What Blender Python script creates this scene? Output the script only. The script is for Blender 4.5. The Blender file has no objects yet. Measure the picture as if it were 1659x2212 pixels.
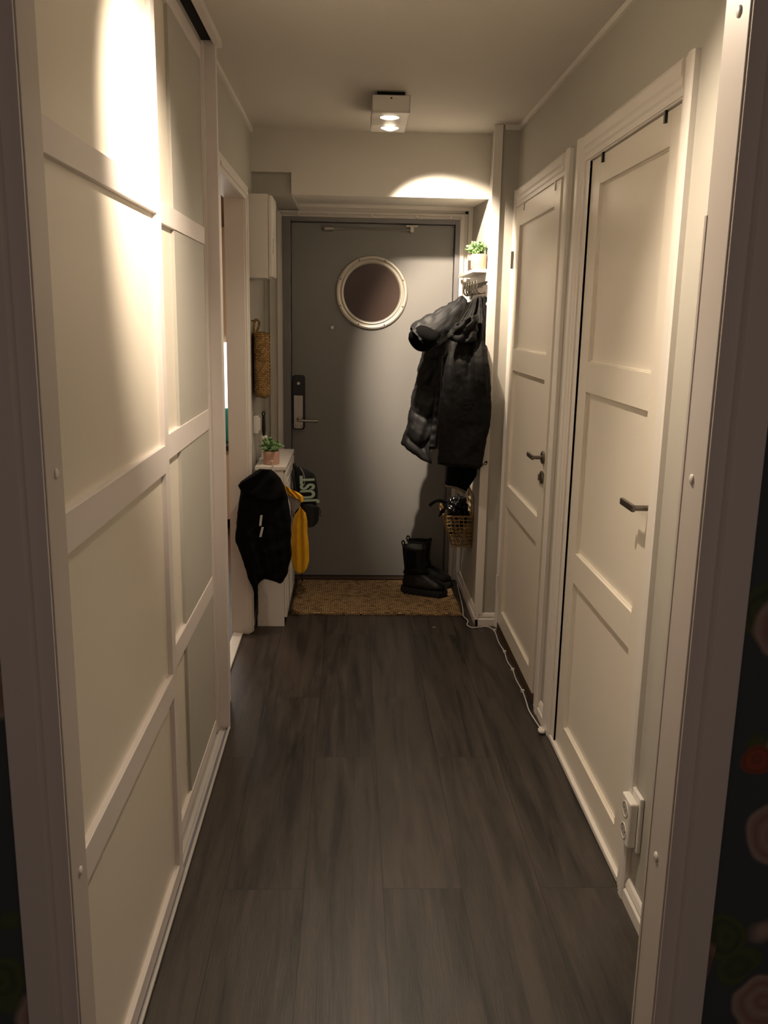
import bpy, bmesh, math, random
from mathutils import Vector, Matrix
import numpy as np

random.seed(7)
S = bpy.context.scene
C = S.collection

# ------------------------------------------------------------------ camera
EYE = 1.56
F = 1902.0
PITCH, YAW, ROLL = math.radians(12.34), math.radians(2.28), math.radians(-1.06)
def cam_axes():
    fw = np.array([math.sin(YAW)*math.cos(PITCH), math.cos(YAW)*math.cos(PITCH), -math.sin(PITCH)])
    rt = np.array([math.cos(YAW), -math.sin(YAW), 0]); dn = np.cross(fw, rt)
    c, s = math.cos(ROLL), math.sin(ROLL)
    return np.array([c*rt+s*dn, -s*rt+c*dn, fw])
AX = cam_axes()
def at(x, y, Y):
    """world point on the plane Y metres down the corridor, measured from the survey photo"""
    d = AX.T @ np.array([(x-829.5)/F, (y-1106)/F, 1.0])
    t = Y/d[1]
    return Vector((t*d[0], Y, EYE+t*d[2]))
cd = bpy.data.cameras.new('camera'); cam = bpy.data.objects.new('camera', cd); C.objects.link(cam)
rt, dn, fw = [Vector(a) for a in AX]
M = Matrix((rt, -dn, -fw)).transposed().to_4x4(); M.translation = (0, 0, EYE)
cam.matrix_world = M
cd.sensor_fit = 'VERTICAL'; cd.sensor_height = 36.0; cd.sensor_width = 27.0
cd.lens = F/2212*36.0; cd.clip_start = 0.02
S.camera = cam

# ------------------------------------------------------------------ world, exposure, lights
w = bpy.data.worlds.new('world'); S.world = w; w.use_nodes = True
w.node_tree.nodes['Background'].inputs[0].default_value = (1.0, 0.73, 0.63, 1)
w.node_tree.nodes['Background'].inputs[1].default_value = 0.22
S.view_settings.view_transform = 'Standard'; S.view_settings.look = 'None'
S.view_settings.gamma = 1.0; S.view_settings.exposure = 0.0
WARM = (1.0, 0.815, 0.62)
def lamp(name, kind, loc, target, energy, color=WARM, **k):
    l = bpy.data.lights.new(name, kind); l.energy = energy; l.color = color
    for a, v in k.items(): setattr(l, a, v)
    o = bpy.data.objects.new(name, l); C.objects.link(o); o.location = loc
    if target is not None:
        o.rotation_euler = (Vector(target)-Vector(loc)).to_track_quat('-Z', 'Y').to_euler()
    return o
# spotlights of the ceiling fixture at the far end
lamp('spot_far', 'SPOT', (0.157, 4.10, 2.355), (0.545, 4.67, 1.76), 225, spot_size=math.radians(66), spot_blend=0.6, shadow_soft_size=0.018)
lamp('spot_near', 'SPOT', (0.148, 3.885, 2.355), (-0.02, 3.4, 0.6), 46, spot_size=math.radians(120), spot_blend=1.0, shadow_soft_size=0.018)
# spotlights of the second fixture, on the ceiling above the frame
lamp('spot_wardrobe', 'SPOT', (0.10, 1.80, 2.355), (-0.475, 2.17, 1.86), 150, spot_size=math.radians(64), spot_blend=1.0, shadow_soft_size=0.02)
lamp('spot_wall', 'SPOT', (0.14, 2.02, 2.355), (0.78, 1.50, 1.10), 64, spot_size=math.radians(112), spot_blend=0.75, shadow_soft_size=0.02)
# kitchen beyond the left doorway
lamp('kitchen_light', 'AREA', (-1.7, 5.0, 2.3), (-1.7, 5.0, 0), 14, color=(1.0, 0.82, 0.66), size=0.4)
lamp('counter_light', 'AREA', (-1.3, 6.72, 1.42), (-1.3, 6.85, 0.9), 6, color=(1.0, 0.95, 0.9), size=0.5)

# ------------------------------------------------------------------ helpers
def srgb(h):
    h = h.lstrip('#'); v = [int(h[i:i+2], 16)/255 for i in (0, 2, 4)]
    return tuple(c/12.92 if c <= .04045 else ((c+.055)/1.055)**2.4 for c in v)+(1,)
def mat(name, col, rough=.6, metal=0, bump=0, bscale=200, var=0, emit=None, es=1, sheen=0, spec=.5, vscale=6):
    m = bpy.data.materials.new(name); m.use_nodes = True; nt = m.node_tree; b = nt.nodes['Principled BSDF']
    c = srgb(col) if isinstance(col, str) else tuple(col)+(1,)
    b.inputs['Base Color'].default_value = c
    b.inputs['Roughness'].default_value = rough; b.inputs['Metallic'].default_value = metal
    b.inputs['Specular IOR Level'].default_value = spec
    if sheen: b.inputs['Sheen Weight'].default_value = sheen
    tc = nt.nodes.new('ShaderNodeTexCoord')
    if var:
        n = nt.nodes.new('ShaderNodeTexNoise'); n.inputs['Scale'].default_value = vscale; n.inputs['Detail'].default_value = 4
        nt.links.new(tc.outputs['Object'], n.inputs['Vector'])
        mx = nt.nodes.new('ShaderNodeMix'); mx.data_type = 'RGBA'
        mx.inputs['A'].default_value = tuple(x*(1-var) for x in c[:3])+(1,); mx.inputs['B'].default_value = tuple(min(1, x*(1+var)) for x in c[:3])+(1,)
        nt.links.new(n.outputs['Fac'], mx.inputs['Factor']); nt.links.new(mx.outputs['Result'], b.inputs['Base Color'])
    if bump:
        n = nt.nodes.new('ShaderNodeTexNoise'); n.inputs['Scale'].default_value = bscale; n.inputs['Detail'].default_value = 3
        nt.links.new(tc.outputs['Object'], n.inputs['Vector'])
        bp = nt.nodes.new('ShaderNodeBump'); bp.inputs['Strength'].default_value = bump; bp.inputs['Distance'].default_value = .002
        nt.links.new(n.outputs['Fac'], bp.inputs['Height']); nt.links.new(bp.outputs['Normal'], b.inputs['Normal'])
    if emit:
        b.inputs['Emission Color'].default_value = srgb(emit) if isinstance(emit, str) else tuple(emit)+(1,)
        b.inputs['Emission Strength'].default_value = es
    return m

MW = mat('white_gloss_paint', '#e9e4dd', .38, bump=.02, bscale=90)
MF = mat('white_wardrobe_foil', '#e9e1dd', .42, bump=.03, bscale=300)
MFP = mat('cream_wardrobe_panel', '#ebe4d6', .38, bump=.03, bscale=300)
MFRAME = mat('greyish_white_frame', '#cdc5bf', .4, bump=.02, bscale=90)  # jambs a greyer white than the casings
MD = mat('white_door_paint', '#e9e2d5', .36, bump=.04, bscale=80)
MWALL = mat('grey_wall_paint', '#b9b6ad', .75, bump=.12, bscale=160)
MBEAM = mat('white_wall_paint', '#dedad2', .8, bump=.12, bscale=160)
MCEIL = mat('white_ceiling_paint', '#d6d1c8', .85, bump=.15, bscale=120)
MDG = mat('slate_grey_door_paint', '#868583', .48, bump=.05, bscale=150, var=.03)
MDG2 = mat('slate_grey_frame_paint', '#7c7b7c', .45, bump=.04)
MSTEEL = mat('brushed_steel', '#b9b4ac', .32, 1.0)
MDSTEEL = mat('dark_brushed_steel', '#7a736a', .35, 1.0)
MRING = mat('porthole_ring_metal', '#c9c3b8', .42, .55)
MBLACKP = mat('black_plastic', '#0c0c0d', .25)
MDARK = mat('dark_gap', '#14110f', .9)  # near-black for shade painted into gaps, track and holes; also the lamp screw
MWP = mat('white_plastic', '#e8e4dd', .35)
MALU = mat('painted_aluminium_track', '#cfccc8', .4, .2)
MGROOVE = mat('grey_track_groove', '#7d7c88', .6)
MPUFF = mat('black_puffer_nylon', '#101114', .66, bump=.3, bscale=60, var=.25)
MPARKA = mat('black_parka_cotton', '#0c0c0c', .75, bump=.3, bscale=500, var=.3, spec=.25)
MBLK = mat('black_fabric', '#08080a', .85, bump=.2, bscale=400, spec=.15)
MINNER = mat('black_fleece_lining', '#060606', .95, spec=.1)
MREFL = mat('pale_grey_reflective', '#c9d0c6', .5)
MYEL = mat('yellow_raincoat_rubber', '#efb21a', .5, bump=.15, bscale=40, var=.08)
MLIN = mat('grey_lining', '#b3aaa4', .85)
MBAG = mat('black_bag_nylon', '#0a0b10', .6, bump=.3, bscale=500)
MMINT = mat('mint_print', '#a3b8a6', .6)
MLEATH = mat('black_boot_leather', '#0d0d0e', .3, bump=.25, bscale=90)
MSOLE = mat('black_rubber_sole', '#0a0a0a', .7)
MPOT = mat('pink_ceramic_pot', '#c69c8a', .55)
MLEAF = mat('green_leaf', '#86aa72', .5, var=.3, vscale=40)
MSTEM = mat('dark_green_stem', '#3c5530', .7)
MRAT = mat('rattan_cane', '#a1855a', .6, var=.3, vscale=60)
MCABLE = mat('white_cable_rubber', '#cfc8c4', .5)
MCARD = mat('brown_sill', '#4a3422', .8)
MTHRESH = mat('dark_oak_threshold', '#3a2a1e', .6, var=.2)
MKW = mat('peach_kitchen_wall', '#d8bfa8', .8)
MKC = mat('cream_kitchen_cabinet', '#d8c3a4', .5)
MTEAL = mat('teal_cloth', '#2f8f86', .7, var=.15)
MKFL = mat('kitchen_wood_floor', '#5a3a28', .5, var=.25)
MBULB = mat('lit_bulb', '#ffffff', .3, emit=(1.0, .80, .58), es=28)
MGLOW = mat('glowing_splashback', '#ffffff', .3, emit=(1.0, .96, .95), es=2.2)  # emission stands in for the light falling on the splashback
MGLASS = mat('dark_porthole_glass', '#4d403a', .12, spec=.6)

# dark laminate planks
def floor_mat():
    m = bpy.data.materials.new('dark_brown_laminate'); m.use_nodes = True; nt = m.node_tree; N = nt.nodes; L = nt.links
    b = N['Principled BSDF']; tc = N.new('ShaderNodeTexCoord')
    mp = N.new('ShaderNodeMapping'); mp.inputs['Rotation'].default_value = (0, 0, math.pi/2); mp.inputs['Location'].default_value = (.904, .118, 0)
    L.new(tc.outputs['Object'], mp.inputs['Vector'])
    br = N.new('ShaderNodeTexBrick'); br.inputs['Scale'].default_value = 1; br.inputs['Brick Width'].default_value = 1.28
    br.inputs['Row Height'].default_value = .222; br.inputs['Mortar Size'].default_value = .0013; br.inputs['Mortar Smooth'].default_value = .2
    br.offset = .594; br.inputs['Color1'].default_value = (.0, .0, .0, 1); br.inputs['Color2'].default_value = (1, 1, 1, 1); br.inputs['Mortar'].default_value = (.5, .5, .5, 1)
    L.new(mp.outputs['Vector'], br.inputs['Vector'])
    # grain stretched along the planks, shifted per plank
    off = N.new('ShaderNodeVectorMath'); off.operation = 'MULTIPLY_ADD'; off.inputs[1].default_value = (7.3, 3.1, 0)
    sc = N.new('ShaderNodeVectorMath'); sc.operation = 'MULTIPLY'; sc.inputs[1].default_value = (1.2, 14, 1)
    L.new(mp.outputs['Vector'], sc.inputs[0]); L.new(br.outputs['Color'], off.inputs[0]); L.new(sc.outputs[0], off.inputs[2])
    n1 = N.new('ShaderNodeTexNoise'); n1.inputs['Scale'].default_value = 1.3; n1.inputs['Detail'].default_value = 6; n1.inputs['Distortion'].default_value = .9
    L.new(off.outputs[0], n1.inputs['Vector'])
    n2 = N.new('ShaderNodeTexNoise'); n2.inputs['Scale'].default_value = 7; n2.inputs['Detail'].default_value = 5; n2.inputs['Distortion'].default_value = 1.5
    L.new(off.outputs[0], n2.inputs['Vector'])
    ad = N.new('ShaderNodeMath'); ad.operation = 'MULTIPLY_ADD'; ad.inputs[1].default_value = .35
    L.new(n2.outputs['Fac'], ad.inputs[0]); L.new(n1.outputs['Fac'], ad.inputs[2])
    ad2 = N.new('ShaderNodeMath'); ad2.operation = 'MULTIPLY_ADD'; ad2.inputs[1].default_value = .12
    L.new(br.outputs['Color'], ad2.inputs[0]); L.new(ad.outputs[0], ad2.inputs[2])
    cr = N.new('ShaderNodeValToRGB'); e = cr.color_ramp.elements
    e[0].position = .50; e[0].color = srgb('#1b1816'); e[1].position = .88; e[1].color = srgb('#473f39')
    L.new(ad2.outputs[0], cr.inputs[0])
    mx = N.new('ShaderNodeMix'); mx.data_type = 'RGBA'; mx.inputs['B'].default_value = srgb('#1c1512')
    L.new(br.outputs['Fac'], mx.inputs['Factor']); L.new(cr.outputs[0], mx.inputs['A']); L.new(mx.outputs['Result'], b.inputs['Base Color'])
    rr = N.new('ShaderNodeMapRange'); rr.inputs['To Min'].default_value = .33; rr.inputs['To Max'].default_value = .5
    L.new(n2.outputs['Fac'], rr.inputs['Value']); L.new(rr.outputs[0], b.inputs['Roughness'])
    bp = N.new('ShaderNodeBump'); bp.inputs['Strength'].default_value = .25; bp.inputs['Distance'].default_value = .0015
    sb = N.new('ShaderNodeMath'); sb.operation = 'MULTIPLY_ADD'; sb.inputs[1].default_value = -1.5
    L.new(br.outputs['Fac'], sb.inputs[0]); L.new(n2.outputs['Fac'], sb.inputs[2]); L.new(sb.outputs[0], bp.inputs['Height']); L.new(bp.outputs['Normal'], b.inputs['Normal'])
    return m
MFLOOR = floor_mat()

# dark floral wallpaper of the room the photo is taken from
def wallpaper_mat():
    m = bpy.data.materials.new('dark_floral_wallpaper'); m.use_nodes = True; nt = m.node_tree; N = nt.nodes; L = nt.links
    b = N['Principled BSDF']; b.inputs['Roughness'].default_value = .75; tc = N.new('ShaderNodeTexCoord')
    wn = N.new('ShaderNodeTexNoise'); wn.inputs['Scale'].default_value = 9; L.new(tc.outputs['Object'], wn.inputs['Vector'])
    wv = N.new('ShaderNodeVectorMath'); wv.operation = 'MULTIPLY_ADD'; wv.inputs[1].default_value = (.05, .05, .05)
    L.new(wn.outputs['Color'], wv.inputs[0]); L.new(tc.outputs['Object'], wv.inputs[2])
    prev = None
    base = srgb('#465153')
    cur = None
    for i, (scale, thr, c1, c2, seed) in enumerate([(9.5, .42, '#55603c', '#434f36', 0), (8.0, .40, '#8f7a68', '#7b6156', 3), (6.3, .38, '#a8978a', '#94736c', 8), (11.0, .32, '#9c5034', '#7c452f', 15)]):
        v = N.new('ShaderNodeTexVoronoi'); v.inputs['Scale'].default_value = scale; v.inputs['Randomness'].default_value = 1
        o = N.new('ShaderNodeVectorMath'); o.operation = 'ADD'; o.inputs[1].default_value = (seed*1.37, seed*.7, seed*2.1)
        L.new(wv.outputs[0], o.inputs[0]); L.new(o.outputs[0], v.inputs['Vector'])
        r = N.new('ShaderNodeMapRange'); r.inputs['From Min'].default_value = thr*1.08; r.inputs['From Max'].default_value = thr*.95
        L.new(v.outputs['Distance'], r.inputs['Value'])
        # a flower in only some of the cells
        sx = N.new('ShaderNodeSeparateColor'); L.new(v.outputs['Color'], sx.inputs[0])
        gt = N.new('ShaderNodeMath'); gt.operation = 'GREATER_THAN'; gt.inputs[1].default_value = (.40, .60, .58, .72)[i]; L.new(sx.outputs[0], gt.inputs[0])
        ml = N.new('ShaderNodeMath'); ml.operation = 'MULTIPLY'; L.new(gt.outputs[0], ml.inputs[0]); L.new(r.outputs[0], ml.inputs[1])
        # petals
        sn = N.new('ShaderNodeMath'); sn.operation = 'PINGPONG'; sn.inputs[1].default_value = .09; L.new(v.outputs['Distance'], sn.inputs[0])
        r2 = N.new('ShaderNodeMapRange'); r2.inputs['From Max'].default_value = .09; L.new(sn.outputs[0], r2.inputs['Value'])
        cm = N.new('ShaderNodeMix'); cm.data_type = 'RGBA'; cm.inputs['A'].default_value = srgb(c1); cm.inputs['B'].default_value = srgb(c2); L.new(r2.outputs[0], cm.inputs['Factor'])
        mx = N.new('ShaderNodeMix'); mx.data_type = 'RGBA'
        if cur is None: mx.inputs['A'].default_value = base
        else: L.new(cur, mx.inputs['A'])
        L.new(cm.outputs['Result'], mx.inputs['B']); L.new(ml.outputs[0], mx.inputs['Factor']); cur = mx.outputs['Result']
    L.new(cur, b.inputs['Base Color'])
    return m
MPAPER = wallpaper_mat()

def weave_mat(name, c1, c2, sx, sy, strength=1.0, dist=.004, rot=0):
    m = bpy.data.materials.new(name); m.use_nodes = True; nt = m.node_tree; N = nt.nodes; L = nt.links
    b = N['Principled BSDF']; b.inputs['Roughness'].default_value = .9; b.inputs['Specular IOR Level'].default_value = .2
    tc = N.new('ShaderNodeTexCoord'); mp = N.new('ShaderNodeMapping'); mp.inputs['Rotation'].default_value = (rot, 0, 0)
    L.new(tc.outputs['Object'], mp.inputs['Vector'])
    br = N.new('ShaderNodeTexBrick'); br.inputs['Scale'].default_value = 1; br.inputs['Brick Width'].default_value = sx; br.inputs['Row Height'].default_value = sy
    br.inputs['Mortar Size'].default_value = min(sx, sy)*.16; br.inputs['Mortar Smooth'].default_value = 1.0
    br.inputs['Color1'].default_value = (0, 0, 0, 1); br.inputs['Color2'].default_value = (1, 1, 1, 1); L.new(mp.outputs['Vector'], br.inputs['Vector'])
    n = N.new('ShaderNodeTexNoise'); n.inputs['Scale'].default_value = 25; n.inputs['Detail'].default_value = 4; L.new(tc.outputs['Object'], n.inputs['Vector'])
    a = N.new('ShaderNodeMath'); a.operation = 'MULTIPLY_ADD'; a.inputs[1].default_value = .5; L.new(br.outputs['Color'], a.inputs[0]); L.new(n.outputs['Fac'], a.inputs[2])
    cr = N.new('ShaderNodeValToRGB'); cr.color_ramp.elements[0].position = .35; cr.color_ramp.elements[0].color = srgb(c1); cr.color_ramp.elements[1].position = .9; cr.color_ramp.elements[1].color = srgb(c2)
    L.new(a.outputs[0], cr.inputs[0])
    mx = N.new('ShaderNodeMix'); mx.data_type = 'RGBA'; mx.inputs['B'].default_value = tuple(x*.35 for x in srgb(c1)[:3])+(1,)
    L.new(br.outputs['Fac'], mx.inputs['Factor']); L.new(cr.outputs[0], mx.inputs['A']); L.new(mx.outputs['Result'], b.inputs['Base Color'])
    iv = N.new('ShaderNodeMath'); iv.operation = 'SUBTRACT'; iv.inputs[0].default_value = 1; L.new(br.outputs['Fac'], iv.inputs[1])
    bp = N.new('ShaderNodeBump'); bp.inputs['Strength'].default_value = strength; bp.inputs['Distance'].default_value = dist
    L.new(iv.outputs[0], bp.inputs['Height']); L.new(bp.outputs['Normal'], b.inputs['Normal'])
    return m
MJUTE = weave_mat('braided_jute', '#66503a', '#a68a63', .023, .0165, strength=.3)
MSEA = weave_mat('woven_seagrass', '#7a5a34', '#b8935c', .011, .009, rot=math.pi/2)

# mesh helpers
def box(bm, x0, x1, y0, y1, z0, z1):
    x0, x1 = sorted((x0, x1)); y0, y1 = sorted((y0, y1)); z0, z1 = sorted((z0, z1))
    v = [bm.verts.new((x, y, z)) for x in (x0, x1) for y in (y0, y1) for z in (z0, z1)]
    for f in ((0, 1, 3, 2), (4, 6, 7, 5), (0, 4, 5, 1), (2, 3, 7, 6), (0, 2, 6, 4), (1, 5, 7, 3)):
        bm.faces.new([v[i] for i in f])
def prism(bm, pts, axis, a, b):
    """extrude a 2-D polygon along an axis; pts are the two other coordinates in XYZ order"""
    def mk(p, t):
        q = list(p); q.insert('XYZ'.index(axis), t); return bm.verts.new(q)
    A = [mk(p, a) for p in pts]; B = [mk(p, b) for p in pts]; n = len(pts)
    bm.faces.new(A); bm.faces.new(B[::-1])
    for i in range(n): bm.faces.new((A[i], B[i], B[(i+1) % n], A[(i+1) % n]))
def tube(bm, pts, r, seg=8, cap=True):
    pts = [Vector(p) for p in pts]; rs = r if isinstance(r, (list, tuple)) else [r]*len(pts); rings = []
    up = None
    for i, p in enumerate(pts):
        d = (pts[min(i+1, len(pts)-1)]-pts[max(i-1, 0)]).normalized()
        if up is None: up = Vector((0, 0, 1)) if abs(d.z) < .9 else Vector((1, 0, 0))
        s = d.cross(up).normalized(); up = s.cross(d).normalized()
        rings.append([bm.verts.new(p+(s*math.cos(2*math.pi*k/seg)+up*math.sin(2*math.pi*k/seg))*rs[i]) for k in range(seg)])
    for a, b in zip(rings, rings[1:]):
        for k in range(seg): bm.faces.new((a[k], a[(k+1) % seg], b[(k+1) % seg], b[k]))
    if cap:
        bm.faces.new(rings[0][::-1]); bm.faces.new(rings[-1])
def cyl(bm, c, d, r, h, seg=32, r2=None):
    d = Vector(d).normalized(); c = Vector(c); tube(bm, [c, c+d*h], [r, r if r2 is None else r2], seg)
def lathe(bm, prof, c, axis, seg=48):
    """prof: (radius, height along axis) pairs, closed loop when first == last"""
    q = Vector((0, 0, 1)).rotation_difference(Vector(axis).normalized()); c = Vector(c); rings = []
    for r, h in prof:
        if r <= 1e-6: rings.append([bm.verts.new(c+q@Vector((0, 0, h)))])
        else: rings.append([bm.verts.new(c+q@Vector((r*math.cos(2*math.pi*k/seg), r*math.sin(2*math.pi*k/seg), h))) for k in range(seg)])
    for a, b in zip(rings, rings[1:]):
        for k in range(seg):
            k2 = (k+1) % seg
            f = [a[k % len(a)], a[k2 % len(a)], b[k2 % len(b)], b[k % len(b)]]
            f = list(dict.fromkeys(f))
            if len(f) > 2: bm.faces.new(f)
def smooth_path(pts, n=6):
    pts = [Vector(p) for p in pts]; out = []
    for i in range(len(pts)-1):
        p0 = pts[max(i-1, 0)]; p1 = pts[i]; p2 = pts[i+1]; p3 = pts[min(i+2, len(pts)-1)]
        for k in range(n):
            t = k/n
            out.append(.5*((2*p1)+(p2-p0)*t+(2*p0-5*p1+4*p2-p3)*t*t+(3*p1-p0-3*p2+p3)*t**3))
    out.append(pts[-1]); return out
LAST = [None]
def obj(name, bm, m, parent=None, smooth=False, bevel=0, sub=0, solid=0):
    bmesh.ops.recalc_face_normals(bm, faces=bm.faces)
    me = bpy.data.meshes.new(name); bm.to_mesh(me); bm.free(); me.materials.append(m)
    o = bpy.data.objects.new(name, me); C.objects.link(o)
    if parent:
        o.parent = parent; o.matrix_parent_inverse = Matrix.Identity(4)
        wl = Vector((0, 0, 0)); p = parent
        while p: wl += p.location; p = p.parent
        me.transform(Matrix.Translation(-wl))
    if smooth:
        for p in me.polygons: p.use_smooth = True
    if solid:
        md = o.modifiers.new('solid', 'SOLIDIFY'); md.thickness = solid; md.offset = 0
    if bevel:
        md = o.modifiers.new('bevel', 'BEVEL'); md.width = bevel; md.segments = 2; md.limit_method = 'ANGLE'; md.angle_limit = math.radians(40)
    if sub:
        md = o.modifiers.new('sub', 'SUBSURF'); md.levels = sub; md.render_levels = sub
    LAST[0] = o
    return o
def crumple(o, size, strength, sub=1, size2=None, strength2=0):
    if sub:
        md = o.modifiers.new('sub', 'SUBSURF'); md.levels = sub; md.render_levels = sub
    for sz, st in ((size, strength), (size2, strength2)):
        if not sz: continue
        tx = bpy.data.textures.new('cloth_folds', 'CLOUDS'); tx.noise_scale = sz; tx.noise_depth = 1
        md = o.modifiers.new('folds', 'DISPLACE'); md.texture = tx; md.strength = st; md.mid_level = .5; md.texture_coords = 'LOCAL'
    return o
def B(*boxes):
    bm = bmesh.new()
    for b in boxes: box(bm, *b)
    return bm
def thing(name, label, cat, loc, group=None):
    o = bpy.data.objects.new(name, None); C.objects.link(o); o.location = loc; o.empty_display_size = .05
    o['label'] = label; o['category'] = cat
    if group: o['group'] = group
    return o
def tag(o, label, cat, group=None):
    o['label'] = label; o['category'] = cat
    if group: o['group'] = group
    return o
def struct(name, bm, m, label=None, **k):
    o = obj(name, bm, m, **k); o['kind'] = 'structure'
    if label: o['label'] = label
    return o
def struct_empty(name, loc, label=None):
    o = bpy.data.objects.new(name, None); C.objects.link(o); o.location = loc; o['kind'] = 'structure'; o.empty_display_size = .05
    if label: o['label'] = label
    return o

# ------------------------------------------------------------------ room shell
CZ = 2.455      # ceiling
XR = 0.78       # right wall
XL = -0.50      # left wall beyond the wardrobe
XN = 0.675      # right wall of the entrance niche
YJ = 4.37       # where the right wall steps in
YE = 5.215      # end wall
YB = 4.585      # face of the ceiling beam

struct('floor', B((-2.3, 2.3, -1.6, YE+.2, -.08, 0)), MFLOOR, 'dark brown laminate plank floor')
struct('floor', B((-3.2, -.575, 3.4, 7.2, -.08, -.002)), MKFL, 'brown wood floor of the kitchen')
struct('ceiling', B((-1.2, 1.3, 1.31, YE+.2, CZ, CZ+.1)), MCEIL, 'white ceiling of the hallway')
struct('ceiling', B((-2.2, 2.2, -1.6, 1.31, CZ+.02, CZ+.12)), MCEIL, 'unlit ceiling of the near room')
struct('wall_right', B((XR, XR+.12, 1.39, 2.17, 0, CZ), (XR, XR+.12, 2.17, 3.12, 2.12, CZ), (XR, XR+.12, 3.12, 3.31, 0, CZ), (XR, XR+.12, 3.31, 4.34, 2.12, CZ), (XR, XR+.12, 4.34, YJ+.1, 0, CZ)), MWALL, 'grey painted right wall')
struct('wall_niche', B((XN, XR+.12, YJ, YE+.2, 0, CZ)), MWALL, 'grey wall jutting in beside the entrance door')
struct('wall_left', B((-.575, XL, 2.6, 3.42, 0, CZ), (-.575, XL, 3.42, 4.235, 2.10, CZ), (-.575, XL, 4.235, YE+.2, 0, CZ)), MWALL, 'grey painted left wall')
struct('wall_end', B((XL, -.40, YE, YE+.2, 0, 2.3), (.612, XN, YE, YE+.2, 0, 2.3), (-.40, .612, YE, YE+.2, 2.11, 2.3), (XL, XN, YE, YE+.2, 2.25, CZ)), MBEAM, 'pale wall around the entrance door')
bm = bmesh.new()
prism(bm, [(YB, 2.153), (YB, CZ), (YE, CZ), (YE, 2.185)], 'X', -.303, XN)
prism(bm, [(YB, 2.256), (YB, CZ), (YE, CZ), (YE, 2.256)], 'X', XL, -.303)
struct('ceiling_beam', bm, MBEAM, 'white ceiling beam with a stepped left end')
struct('wall_beam_notch', B((XL, -.303, YB+.03, YE, 2.15, 2.256)), MWALL, 'grey recess under the stepped end of the beam')
# crown strips
struct('trim_1', B((XR-.012, XR, 1.39, YJ, CZ-.02, CZ)), MW, 'thin white strip where right wall meets ceiling')
struct('trim_2', B((XL, XL+.012, 3.2, YB, CZ-.02, CZ)), MW, 'thin white strip where left wall meets ceiling')
struct('trim_3', B((XN+.03, XR, YJ-.012, YJ, CZ-.022, CZ)), MW, 'short white ceiling strip over the wall step')
# corner board on the step
struct('trim_4', B((.655, .697, YJ-.013, YJ, .062, CZ-.0)), MW, 'white vertical corner board on the wall step', bevel=.002)
# baseboards
def base_prof(t=.016, h=.07):
    return [(0, 0), (t, 0), (t, h*.52), (t*.62, h*.60), (t*.75, h*.72), (t*.45, h*.93), (t*.2, h), (0, h)]
def baseboard(name, axis, side, a, b, wallc):
    bm = bmesh.new(); pr = [(wallc+side*p, q) for p, q in base_prof()]
    prism(bm, pr, axis, a, b); return struct(name, bm, MW, bevel=.001)
baseboard('baseboard_right', 'Y', -1, 1.394, 2.125, XR)
baseboard('baseboard_right', 'Y', -1, 3.185, 3.285, XR)
baseboard('baseboard_niche', 'Y', -1, YJ-.016, YE, XN)
baseboard('baseboard_step', 'X', -1, XN-.016, .768, YJ)
baseboard('baseboard_left', 'Y', 1, 4.34, YE, XL)

# near doorway: wall between the rooms, jambs, casings
Y0, Y1 = 1.312, 1.394
struct('wall_near_left', B((-2.2, -.482, Y0, Y1, 0, CZ+.1)), MPAPER, 'dark floral wallpaper left of the doorway')
struct('wall_near_right', B((.572, 2.2, Y0, Y1, 0, CZ+.1)), MPAPER, 'dark floral wallpaper right of the doorway')
struct('wall_near_top', B((-.482, .572, Y0, Y1, 2.09, CZ+.1)), MPAPER)
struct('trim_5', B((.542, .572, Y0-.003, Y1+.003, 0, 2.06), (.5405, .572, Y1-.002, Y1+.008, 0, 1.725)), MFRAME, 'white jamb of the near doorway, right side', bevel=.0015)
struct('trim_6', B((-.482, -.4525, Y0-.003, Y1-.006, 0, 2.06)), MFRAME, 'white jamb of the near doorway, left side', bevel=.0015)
struct('trim_7', B((-.482, .572, Y0-.003, Y1, 2.06, 2.09)), MW)
def casing_prof(x, s):
    # inner flat, raised bead, wide outer board
    return [(x, Y0), (x, Y0-.008), (x+s*.0255, Y0-.008), (x+s*.0285, Y0-.012), (x+s*.033, Y0-.017), (x+s*.080, Y0-.017), (x+s*.082, Y0-.014), (x+s*.082, Y0)]
bm = bmesh.new(); prism(bm, casing_prof(.5445, 1), 'Z', 0, 2.14); struct('trim_8', bm, MW, 'white moulded casing right of the near doorway', bevel=.001)
bm = bmesh.new(); prism(bm, casing_prof(-.455, -1), 'Z', 0, 2.14); struct('trim_9', bm, MW, 'white moulded casing left of the near doorway', bevel=.001)
# white screw covers on the near jambs
def screw_cover(x, y, z, s, lab):
    bm = bmesh.new(); lathe(bm, [(0, .0035), (.006, .003), (.0082, .0015), (.0085, 0), (0, 0)], (x, y, z), (s, 0, 0), 24)
    tag(obj('screw_cover', bm, MWP, smooth=True), lab, 'screw cover', 'white screw covers on the near door jambs')
screw_cover(.542, 1.345, 1.993, -1, 'white round screw cover at the very top of the right jamb')
screw_cover(.542, 1.357, 1.321, -1, 'white round screw cover halfway up the right jamb')
screw_cover(.542, 1.357, .651, -1, 'white round screw cover low on the right jamb')
screw_cover(-.4525, 1.353, 1.319, 1, 'white round screw cover halfway up the left jamb')
screw_cover(-.4525, 1.350, .634, 1, 'white round screw cover low on the left jamb')
# walls of the near room behind the viewpoint
struct('wall_near_room_left', B((-2.3, -2.2, -1.6, Y1, 0, CZ+.1)), MPAPER)
struct('wall_near_room_right', B((2.2, 2.3, -1.6, Y1, 0, CZ+.1)), MPAPER)

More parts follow.
